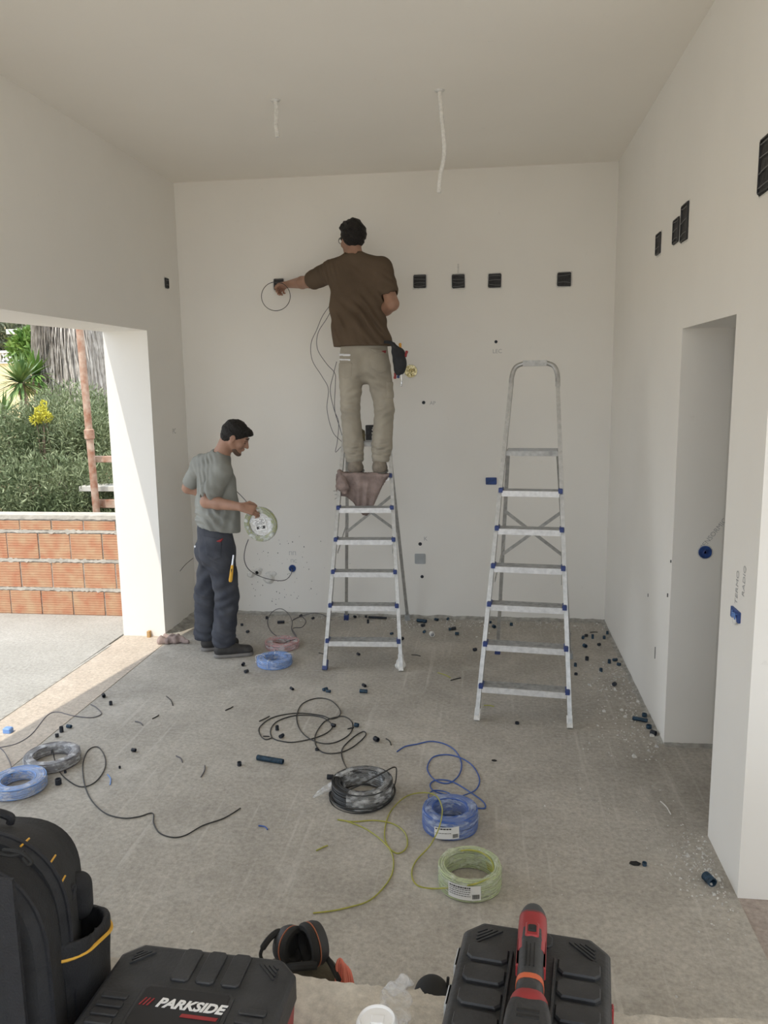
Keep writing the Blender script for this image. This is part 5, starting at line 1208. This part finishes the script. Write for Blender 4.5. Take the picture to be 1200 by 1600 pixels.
# short wire snippets
for (u, v, du, dv, mt, lab) in ((358, 1107, 6, -3, 'wblack', 'short dark wire snippet right of centre-left open floor'), (265, 1095, 5, 7, 'wblack', 'short curved wire snippet nearest the slab edge end'), (243, 1120, 5, -3, 'wblack', 'short dark wire snippet slanting up, left floor'), (217, 1130, 6, 3, 'wgrey', 'short grey wire snippet slanting down, left floor'), (317, 1205, -3, 9, 'wgrey', 'bent grey wire snippet between wire loop and long blue conduit'), (280, 1186, 5, 5, 'wgrey', 'short grey wire snippet above the long snaking wire'), (170, 1218, 2, 8, 'wpale', 'pale blue wire snippet right of the wire loop'),
    (411, 1293, 7, 3, 'wblue', 'short blue wire snippet on empty floor, lower middle'), (503, 1325, 9, -4, 'wyg', 'short yellow-green wire snippet left of the yellow cable bend'), (607, 1159, 4, 5, 'wblack', 'short dark wire snippet between black loops and blue wire end'), (650, 1024, 7, 1, 'wblack', 'dark wire snippet on the floor between the two ladders'), (712, 1061, 8, -2, 'wblack', 'thick dark wire snippet left of the free-standing ladder'), (694, 1055, 10, 4, 'wyg', 'olive wire snippet left of the free-standing ladder'), (764, 1103, 8, 1, 'wyg', 'olive wire snippet by the front left foot of the free-standing ladder'), (548, 1138, 5, -1, 'wblack', 'short wire snippet at the right end of the black loops'), (413, 1123, 8, -4, 'wblack', 'short wire snippets at the left end of the black loops'), (503, 1022, 5, 2, 'wblack', 'short dark wire snippet left under the occupied ladder'), (1040, 1262, 8, 10, 'plsmear', 'short dusty snippet on the floor near the doorway wall'), (928, 988, 6, 0, 'wblack', 'flat wire snippet in the far right corner')):
    A, B = fl(u-du, v-dv, .004), fl(u+du, v+dv, .004); mm = (A+B)/2+np.array((.006, .008, 0)); o = MB().tube(crom([A, mm, B], 5), .0032, 6).build('wire_snippet', M[mt], None, True); tag(o, lab, 'wire snippet')
# pale rubble nobody could count
cr = MB(); rs = random.Random(77)
def crumbs(n, fn, s0=.002, s1=.007, big=.05):
    for _ in range(n):
        x, y = fn(); s_ = rs.uniform(s0, s1)*(2.2 if rs.random() < big else 1)
        if not (-2.45 < x < XR-.02 and y < YB-.03): continue
        V = [(x+s_*rs.uniform(.5, 1)*a, y+s_*rs.uniform(.5, 1)*b, s_*rs.uniform(.4, 1.1)*c_+.0005) for a, b, c_ in ((-1, -1, 0), (1, -1, 0), (1, 1, 0), (-1, 1, 0), (-.6, -.6, 1), (.6, -.6, 1), (.5, .6, 1), (-.6, .5, 1))]
        cr.add(V, [(3, 2, 1, 0), (4, 5, 6, 7), (0, 1, 5, 4), (1, 2, 6, 5), (2, 3, 7, 6), (3, 0, 4, 7)])
crumbs(420, lambda: (rs.uniform(-.9, XR), YB-.05-abs(rs.gauss(0, .16))))
crumbs(150, lambda: (rs.uniform(XL, -.9), YB-.05-abs(rs.gauss(0, .09))))
crumbs(360, lambda: (XR-abs(rs.gauss(0, .16))-.02, rs.uniform(YD-.2, 5.6)))
crumbs(260, lambda: (XR-abs(rs.gauss(0, .11))-.02, rs.gauss(3.15, .16)), .0015, .005)
crumbs(60, lambda: (rs.gauss(.5, .3), rs.gauss(3.3, .5)), .0015, .0035, .06)
crumbs(70, lambda: (rs.uniform(-2.2, .8), rs.uniform(2.2, 6)), .0012, .003)
tag(cr.build('plaster_crumbs', M['crumb']), 'pale plaster crumbs scattered over floor, thickest along back and right walls', 'rubble', kind='stuff')
# crumpled cloth at the foot of the jamb
p = fl(270, 1005); F = Field(p-np.array((.22, .22, .02)), p+np.array((.22, .24, .14)), .006)
F.cone(p+np.array((-.09, -.02, .02)), p+np.array((.06, .02, .025)), .035, .03, .02); F.cone(p+np.array((.0, .04, .02)), p+np.array((.11, .0, .015)), .025, .02, .02); F.ell(p+np.array((-.03, .05, .03)), (.07, .03, .03), k=.02)
F.disp(lambda P: .009*np.sin(P[:, 0]*55+P[:, 1]*40)*np.sin(P[:, 1]*60)+.005*np.sin(P[:, 0]*110)); F.half(p+np.array((0, 0, .003)), (0, 0, 1))
t = thing('crumpled_rag', 'crumpled grey-brown rag on the floor at the foot of the jamb', 'rag', p); F.obj('cloth', M['rag'], t)
# plastic bound round one front foot of the occupied ladder
p = fl(626, 1046); F = Field(p-.08, p+np.array((.08, .08, .13)), .004); F.ell(p+np.array((0, .0, .028)), (.036, .034, .026), k=.01); F.cone(p+np.array((0, .01, .03)), p+np.array((-.003, .03, .085)), .028, .022, .02)
F.disp(lambda P: .005*np.sin(P[:, 0]*140+P[:, 2]*90)*np.sin(P[:, 1]*120)); F.half((0, 0, .001), (0, 0, 1)); o = F.obj('plastic_foot_wrap', M['litho'], None); o.parent = L1; o.matrix_parent_inverse = world_of(L1).inverted()
# ================================================================== FOREGROUND ON THE RAISED FLOOR
def case_frame(TL, TR, ztop):
    a, b = fl(*TL, ztop), fl(*TR, ztop); d = b-a; return a, b, math.atan2(d[1], d[0]), float(np.linalg.norm(d))
def cpoly(x0, x1, y0, y1, c): return [(x0+c, y0), (x1-c, y0), (x1, y0+c), (x1, y1-c), (x1-c, y1), (x0+c, y1), (x0, y1-c), (x0, y0+c)]
M['blackpanel'] = mat('black_panel', (.016, .016, .018), .55)
def rugged(name, label, TL, TR, ztop, depth, c=.035, base_mt='redp'):
    a, b, rz, w = case_frame(TL, TR, ztop); mid_ = (a+b)/2
    t = thing(name, label, 'tool case', (mid_[0], mid_[1], ZL), rz); H = ztop-ZL; hb = H*.50
    m_ = MB(); m_.rings([[(x, y, z) for x, y in cpoly(-w/2+i, w/2-i, -depth+i, -i, c)] for i, z in ((.012, .001), (.004, .01), (.0, hb-.004), (.0, hb))]); m_.build('base', M[base_mt], t)
    m_ = MB(); m_.rings([[(x, y, z) for x, y in cpoly(-w/2+i-.004, w/2-i+.004, -depth+i-.004, -i+.004, c)] for i, z in ((0, hb), (0, H-.014), (.006, H-.004), (.012, H))]); lid = m_.build('lid', M['blackp'], t)
    bevel(lid, .003)
    return t, lid, w, H, rz
ZT1 = .785
t, lid, w, H, rz = rugged('tool_case', 'black and red hard tool case with a white brand name on its lid', (203, 1470), (466, 1500), ZT1, .33)
dpt = .33
rb = MB()
def rbx(m_, x0, x1, y0, y1, h=.006, c=.006): m_.rings([[(x, y, z) for x, y in cpoly(x0+i, x1-i, y0+i, y1-i, c)] for i, z in ((0, H), (0, H+h*.6), (.002, H+h))])
for x in (-.035, .02, .075): rbx(rb, x-.020, x+.020, -.10, -.008)
for sx in (-1, 1):
    for k in range(4): y = -.155-.022*k; rbx(rb, sx*.145-.028, sx*.145+.028, y-.008, y+.008, .004, .003)
    for k in range(4): rb.bar((sx*(w/2-.075+.010*k), -.026, H+.001), (sx*(w/2-.034), -.066+.010*k, H+.001), .004, .005)
    for yb_ in (-dpt+.06,):
        for k in range(3): rb.bar((sx*(w/2-.065+.010*k), yb_-.026, H+.001), (sx*(w/2-.034), yb_+.005-.010*k, H+.001), .004, .005)
for x in (-.05, 0, .05): rbx(rb, x-.020, x+.020, -dpt+.012, -.245)
rbx(rb, -.098, .098, -.232, -.118, .004, .008)
rb.build('lid_ribs', M['blackp'], lid)
pl = MB(); H0 = H; H += .004; rbx(pl, -.090, .090, -.225, -.124, .002, .006); H = H0; o = pl.build('nameplate', M['blackpanel'], lid)
zt = H+.0068
text('brand_lettering', 'PARKSIDE', .0315, M['whitep'], o, frame((.020, -.165, zt), (1, 0, 0), (0, 1, 0)), shear=.25, off=.0012)
st = MB()
for k in range(3): st.prism([(-.084+.008*k, -.175), (-.081+.008*k, -.175), (-.074+.008*k, -.156), (-.077+.008*k, -.156)], zt-.0005, zt+.0006)
st.prism([(.010, -.193), (.084, -.193), (.086, -.185), (.012, -.185)], zt-.0005, zt+.0006); st.build('red_stripes', M['redp'], o)
for x in (-.09, .09): MB().cbox(x-.02, x+.02, -dpt-.012, -dpt-.004, H*.2, H*.75, .002).build('latch', M['redp'], t)
MB().cbox(w/2+.001, w/2+.010, -.20, -.15, H*.35, H*.72, .003).build('side_latch', M['blackp'], t)
# second case
ZT2 = .82
t2, lid2, w2, H, rz2 = rugged('tool_case', 'plain black ribbed tool case with the red and black tool on top', (731, 1435), (951, 1470), ZT2, .40, .035, 'blackp')
rb = MB()
for sx in (-1, 1):
    for k in range(4):
        y = -.105-.062*k; rbx(rb, sx*.092-.042, sx*.092+.042, y-.024, y+.024, .010, .010)
    for k in range(4): rb.bar((sx*(w2/2-.080+.011*k), -.026, H+.001), (sx*(w2/2-.028), -.074+.011*k, H+.001), .004, .005)
for x in (-.044, .044): rbx(rb, x-.004, x+.004, -.30, -.09, .012, .002)
rbx(rb, -.036, .036, -.055, -.015, .005, .008)
rb.build('lid_ribs', M['blackp'], lid2)
for k in range(3): MB().cbox(-w2/2-.012, -w2/2-.003, -.09-.11*k-.03, -.09-.11*k+.03, H*.3, H*.85, .003).build('side_rib', M['greyp'], t2)
MB().cbox(w2/2+.003, w2/2+.009, -.165, -.145, H*.3, H*.85, .003).build('side_latch', M['redp'], t2)
M['noseg'] = mat('grey_rubber', (.055, .06, .065), .6)
# cordless multi-tool lying on it
zc = ZT2+.012+.030
a = fl(834, 1418, zc); b = fl(825, 1600, zc); d = b-a; L_ = float(np.linalg.norm(d)); rzt = math.atan2(d[1], d[0])+PI/2
t = thing('multi_tool', 'red and black cordless tool lying on the plain black case', 'power tool', (a[0], a[1], zc), rzt)
def sect(y, rx, rz_, n=20, e=.75, z=0): return [(rx*abs(math.cos(q))**e*np.sign(math.cos(q)), -y, z+rz_*abs(math.sin(q))**e*np.sign(math.sin(q))) for q in np.linspace(0, 2*PI, n+1)[:-1]]
KL = 1.33
def lump(name, S_, mt, parent=t):
    S_ = [(q[0]*KL,)+tuple(q[1:]) for q in S_]; return MB().rings([sect(*s_) for s_ in S_]).build(name, mt, parent, True)
lump('nose', [(.0, .006, .006, 20, 1), (.003, .015, .013, 20, 1), (.010, .021, .020, 20, 1), (.022, .026, .0255, 20, .9), (.040, .0295, .0295)], M['noseg'])
body = lump('housing', [(.037, .0292, .029), (.06, .030, .030), (.10, .029, .029), (.12, .0285, .028)], M['redp'])
lump('grip', [(.078, .026, .0315), (.10, .0265, .0315), (.13, .026, .029), (.17, .0255, .028), (.20, .0265, .028), (.222, .030, .030)], M['blackp'])
for sx in (-1, 1): MB().cbox(sx*.0255-.0035, sx*.0255+.0035, -.20, -.12, -.012, .014, .003).build('red_flank', M['redp'], t)
sw = MB().cbox(-.014, .014, -.135, -.092, .027, .0335, .003).build('switch_frame', M['redp'], t); MB().cbox(-.0085, .0085, -.124, -.104, .031, .037, .002).build('switch', M['blackr'], sw)
gp = MB()
for k in range(3): gp.box(-.0022+.008*(k-1)-.001, -.0022+.008*(k-1)+.0015, -.215, -.150, .026, .0300)
gp.build('grip_grooves', M['blackr'], t)
lump('orange_ring', [(.176, .0268, .0295), (.181, .0272, .0305), (.185, .0270, .0295)], mat('orange_red', (.55, .12, .05), .5))
lump('red_collar', [(.208, .031, .031), (.214, .035, .033), (.228, .037, .034), (.232, .036, .033)], M['redp'])
bt = lump('battery', [(.228, .036, .033, 20, .4), (.245, .040, .036, 20, .35), (.27, .043, .036, 20, .3), (.36, .043, .036, 20, .3), (.368, .04, .033, 20, .3)], M['blackp'])
for k in range(2): MB().cbox(-.020, .020, (-.250-.010*k-.006)*KL, (-.250-.010*k)*KL, .035, .0372, .001).build('battery_ridge', M['blackr'], bt)
MB().box(-.022, .022, -.400, -.372, .0355, .0366).build('badge', M['redp'], bt); MB().box(-.0208, .0208, -.3988, -.3732, .036, .0370).build('badge_field', M['blackpanel'], bt)
MB().box(-.018, -.002, -.392, -.380, .0365, .0376).build('badge_mark', M['redp'], bt); text('badge_lettering', '20V', .011, M['whitep'], bt, frame((.0095, -.386, .0374), (1, 0, 0), (0, 1, 0)), ext=.0003, off=.0003)
# takeaway cup
zl = ZL+.115; c = fl(589, 1592, zl); sc = float(fl(622, 1592, zl)[0]-c[0])
t = thing('coffee_cup', 'white takeaway cup with domed plastic lid on the concrete edge', 'cup', (c[0], c[1], ZL))
h = .112
MB().lathe([(.026, .001), (.029, .003), (.037, h-.012), (.0375, h-.01)], n=32).build('paper_cup', M['whitep'], t, True)
MB().lathe([(sc*.95, h-.016), (sc, h-.014), (sc*1.0, h-.006), (sc*.93, h-.003), (sc*.90, h+.003), (sc*.85, h+.005), (sc*.79, h+.004), (sc*.75, h+.0012), (sc*.3, h+.001), (.0005, h+.001)], n=40).build('lid', M['whitep'], t, True)
m_ = MB().cbox(sc*.42, sc*.62, -sc*.62, -sc*.48, h-.002, h+.0018, .001); m_.build('sip_hole', M['dark'], t)
m_ = MB().cbox(-.012, .014, -.010, .012, h-.001, h+.0028, .0012).build('lid_tab', M['whitep'], t); bevel(m_, .001)
# crumpled clear bag behind the cup
p = fl(622, 1578, ZL+.04); F = Field(p-.11, p+.11, .004)
F.ell(p+np.array((-.005, .01, .0)), (.028, .030, .032), k=.02); F.ell(p+np.array((.01, -.04, -.015)), (.024, .035, .020), k=.02); F.cone(p+np.array((-.03, .03, .01)), p+np.array((.01, .03, .035)), .012, .016, .02)
F.disp(lambda P: .006*np.sin(P[:, 0]*130+P[:, 1]*90)*np.sin(P[:, 2]*120+P[:, 1]*60)+.004*np.sin(P[:, 0]*60+P[:, 2]*200)); F.half((0, 0, ZL+.002), (0, 0, 1))
t = thing('plastic_bag', 'crumpled clear plastic bag just right of the white cup', 'plastic bag', (p[0], p[1], ZL)); F.obj('bag_film', film('bag_film', (.75, .76, .78), .34), t)
# ------------------------------------------------------------------ backpack
def backpack():
    yf, ym, yk = 1.24, 1.36, 1.52
    R_ = lambda y, u, v: pt(u, v, y)
    t = thing('backpack', 'black tool backpack with yellow trim standing on the raised floor', 'backpack', (-1.0, 1.38, ZL))
    xc = -1.04
    def arch(y, uw, vtop, vsh, zb=ZL+.002, n=22):
        xr = R_(y, uw, 1480)[0]; zt = R_(y, 20, vtop)[2]; hw_ = xr-xc; out = []
        zs = zt-hw_*.95
        for q in np.linspace(0, PI, n): out.append((xc+hw_*abs(math.cos(q))**.75*np.sign(math.cos(q)), y, zs+(zt-zs)*abs(math.sin(q))**.8))
        return [(xr-.01, y, zb)]+[(xr, y, zb+.03)]+out+[(2*xc-xr, y, zb+.03), (2*xc-xr+.01, y, zb)]
    def inset(r, k, dy):
        cx = xc; cz = sum(p[2] for p in r)/len(r); return [(cx+(x-cx)*k, y+dy, cz+(z-cz)*k) for x, y, z in r]
    back = arch(yk, 130, 1284, 0); front = arch(ym, 112, 1300, 0)
    m_ = MB(); m_.rings([inset(back, .95, .03), back, arch((yk+ym)/2, 124, 1290, 0), front, inset(front, .96, -.02)]); main_o = m_.build('main_compartment', M['nylon'], t, True, True)
    fr = arch(yf+.02, 74, 1345, 0); mid_ = arch(ym-.02, 96, 1322, 0)
    m_ = MB(); m_.rings([mid_, fr, inset(fr, .93, -.02), inset(fr, .6, -.028)]); fp = m_.build('front_pocket', M['nylon'], t, True, True)
    for rg, nm, r in ((front, 'zip_piping', .005), (fr, 'zip_piping', .0045), (inset(fr, .8, -.028), 'zip_piping', .0035)):
        MB().tube(rg[1:-1], r, 6).build(nm, M['nylon2'], fp if rg is not front else t, True, True)
    # carry handle and zip pulls
    a = pt(-40, 1292, 1.45); b = pt(16, 1286, 1.45); MB().tube(crom([a, a+np.array((0, 0, .02)), (a+b)/2+np.array((0, 0, .03)), b+np.array((0, 0, .015)), b], 6), .009, 8).build('grab_handle', M['nylon2'], t, True, True)
    zp = MB(); P = [pt(5, 1328, 1.30), pt(25, 1330, 1.29), pt(40, 1336, 1.28), pt(50, 1346, 1.275), pt(44, 1350, 1.275), pt(36, 1340, 1.28)]; zp.tube(crom(P, 6), .0035, 6); zp.tube(crom([pt(0, 1334, 1.30), pt(20, 1337, 1.29), pt(38, 1332, 1.285)], 5), .004, 6); zp.build('zip_pull', M['blackr'], t, True, True)
    # yellow tags along the side panel
    for (a, b), y in ((((32, 1323), (45, 1311)), 1.375), (((78, 1349), (86, 1337)), 1.40), (((95, 1380), (101, 1369)), 1.41)):
        mid_a = [surf(main_o, a[0]+(b[0]-a[0])*q, a[1]+(b[1]-a[1])*q) for q in (0, .5, 1)]; mid_a = [q for q in mid_a if q is not None]
        if len(mid_a) > 1: MB().tube(mid_a, .0022, 6).build('yellow_tag', M['yellow'], t, world=True)
    MB().tube(crom([pt(80, 1352, 1.40), pt(87, 1362, 1.405), pt(93, 1376, 1.405)], 4), .003, 6).build('side_zip', M['nylon2'], t, True, True)
    # webbing strap across the front, side loop, lobe at the back
    A, B = pt(8, 1372, 1.205), pt(8, 1640, 1.205); MB().box(A[0]-.016, A[0]+.016, 1.200, 1.208, B[2], A[2]).build('webbing_strap', M['nylon2'], t, world=True)
    MB().tube(crom([pt(104, 1410, 1.40), pt(110, 1388, 1.42), pt(115, 1385, 1.43), pt(113, 1402, 1.42), pt(106, 1412, 1.40)], 5), .006, 8).build('side_loop', M['nylon2'], t, True, True)
    F = Field(pt(126, 1400, 1.5)-.12, pt(126, 1400, 1.5)+.12, .006); F.cone(pt(122, 1383, 1.50), pt(124, 1415, 1.50), .030, .030, .01); F.obj('shoulder_strap', M['nylon'], t)
    # side pocket, an open pouch
    c0 = pt(126, 1450, 1.44); F = Field(np.array((c0[0]-.20, 1.26, ZL)), np.array((c0[0]+.16, 1.62, 1.10)), .006)
    top = pt(130, 1440, 1.45)
    F.cone((c0[0]-.035, 1.40, top[2]), (c0[0]-.035, 1.41, ZL+.07), .083, .078, .01); F.cone((c0[0]-.035, 1.46, top[2]), (c0[0]-.035, 1.46, ZL+.07), .08, .078, .02)
    F.cone((c0[0]-.035, 1.40, top[2]+.1), (c0[0]-.035, 1.41, top[2]-.08), .073, .070, 0, mode='sub'); F.cone((c0[0]-.035, 1.46, top[2]+.1), (c0[0]-.035, 1.46, top[2]-.08), .072, .068, 0, mode='sub')
    F.half((c0[0], 1.43, top[2]+.005), (0, -.25, -1)); F.half((0, 0, ZL+.003), (0, 0, 1)); F.disp(lambda P: .003*np.sin(P[:, 1]*45+P[:, 2]*22)); pk = F.obj('side_pocket', M['nylon'], t)
    P = []
    for q in np.linspace(-2.0, 1.3, 20):
        x = c0[0]-.035+.083*math.cos(q); y = (1.40 if math.sin(q) < 0 else 1.46)+.083*math.sin(q); P.append((x, y, top[2]-.026-.25*(y-1.43)+.0))
    MB().tube(P, .0042, 6).build('yellow_piping', M['yellow'], pk, True, True)
backpack()
# ------------------------------------------------------------------ behind the concrete edge
M['ringo'] = mat('orange_line', (.42, .15, .08), .6)
def earmuffs():
    Y_ = 2.0; base = pt(470, 1500, Y_)
    t = thing('ear_defenders', 'black ear defenders with thin orange rings resting on the olive bag', 'ear defenders', base)
    def cup(u, v, w_, h_, ax, nm):
        c = pt(u, v, Y_); s_ = 1/ (1244/2.62); rx, rz_ = w_/2*s_, h_/2*s_
        Q = Vector((0, 0, 1)).rotation_difference(Vector(ax).normalized()).to_matrix()
        def L(prof, m__, name, par):
            rings = [[Vector(tuple(c))+Q @ Vector((r*rz_*math.cos(q), r*rz_*math.sin(q), z)) for q in np.linspace(0, 2*PI, 29)[:-1]] for r, z in prof]
            return MB().rings(rings).build(name, m__, par, True, True)
        o = L([(.1, -.030), (.6, -.029), (.88, -.022), (.98, -.008), (.98, .004)], M['blackp'], 'cup', t)
        L([(.985, .005), (.993, .0062), (.985, .0074)], M['ringo'], 'orange_ring', o)
        L([(.93, .008), (1.0, .012), (1.0, .022), (.92, .028), (.70, .028), (.62, .020), (.60, .006)], M['blackr'], 'cushion', o)
        return o
    cup(452, 1476, 40, 50, (.85, -.45, .15), 'a'); cup(490, 1474, 38, 58, (-.75, -.62, .05), 'b')
    MB().tube(crom([pt(446, 1500, Y_), pt(420, 1508, Y_-.03), pt(407, 1492, Y_-.05), pt(418, 1470, Y_-.03), pt(434, 1456, Y_), pt(440, 1462, Y_+.01)], 8), [.005]*20+[.009]*21, 8).build('headband', M['blackr'], t, True, True)
    MB().tube(crom([pt(500, 1495, Y_), pt(488, 1508, Y_-.03), pt(468, 1512, Y_-.04), pt(452, 1500, Y_-.02)], 8), .007, 8).build('headband_slider', M['blackr'], t, True, True)
earmuffs()
cb = pt(478, 1535, 2.02); F = Field((cb[0]-.28, 1.78, 0), (cb[0]+.28, 2.30, .45), .008)
ztb = pt(478, 1505, 2.02)[2]
F.cone((cb[0]-.07, 2.02, ztb-.06), (cb[0]+.045, 2.02, ztb-.07), .062, .062, .03); F.cone((cb[0]-.06, 2.03, .10), (cb[0]+.04, 2.03, .10), .13, .13, .1); F.cone((cb[0], 2.03, .1), (cb[0], 2.02, ztb-.08), .12, .08, .06)
F.disp(lambda P: .005*np.sin(P[:, 2]*60+P[:, 0]*30)*np.sin(P[:, 0]*50)); F.half((0, 0, .003), (0, 0, 1))
t = thing('canvas_bag', 'olive canvas bag on the floor just behind the concrete edge', 'bag', (cb[0], 2.03, 0)); F.obj('bag_body', M['olive'], t)
MB().tube(crom([pt(505, 1490, 2.0), pt(513, 1500, 1.97), pt(521, 1514, 1.95), pt(530, 1532, 1.95)], 6), .008, 8).build('bag_strap', M['blackr'], t, True, True)
MB().tube(crom([pt(445, 1512, 1.95), pt(470, 1510, 1.93), pt(495, 1508, 1.94)], 6), .012, 8).build('bag_strap', M['blackr'], t, True, True)
t = thing('orange_strap', 'coiled orange strap standing up right of the olive bag', 'strap', pt(540, 1530, 1.95))
m_ = MB()
for (k, du) in enumerate((0, 3, 7, 11, 14)):
    m_.tube(crom([pt(525+du*1.1, 1560, 1.95+.02*k), pt(526+du, 1512+3*k, 1.95+.02*k), pt(531+du, 1499+4*k, 1.96+.02*k), pt(536+du, 1510+5*k, 1.95+.02*k), pt(541+du, 1560, 1.95+.02*k)], 7), .0042, 8)
m_.tube(crom([pt(527, 1560, 1.95), pt(528, 1640, 1.98), pt(540, 1680, 2.0), pt(552, 1640, 1.99), pt(555, 1560, 1.98)], 6), .0042, 8)
m_.build('strap_loops', M['orange'], t, True, True)
p = fl(675, 1557); t = thing('black_cap', 'black domed cap with small upright tab on floor behind the concrete edge', 'cap', p); r = .058
F = Field((p[0]-.12, p[1]-.12, 0), (p[0]+.12, p[1]+.12, .12), .004); F.ell((p[0], p[1], .01), (r, r, .056), k=.004); F.cone((p[0]-.01, p[1]-.03, .012), (p[0]+.01, p[1]-.05, .010), .055, .055, .01, ((0, 0, 1), .25)); F.half((0, 0, .002), (0, 0, 1)); F.obj('dome', M['blackr'], t)
MB().tube([(p[0]+.050, p[1], .02), (p[0]+.053, p[1], .075)], .005, 8).build('tab', M['blackr'], t, True, True)
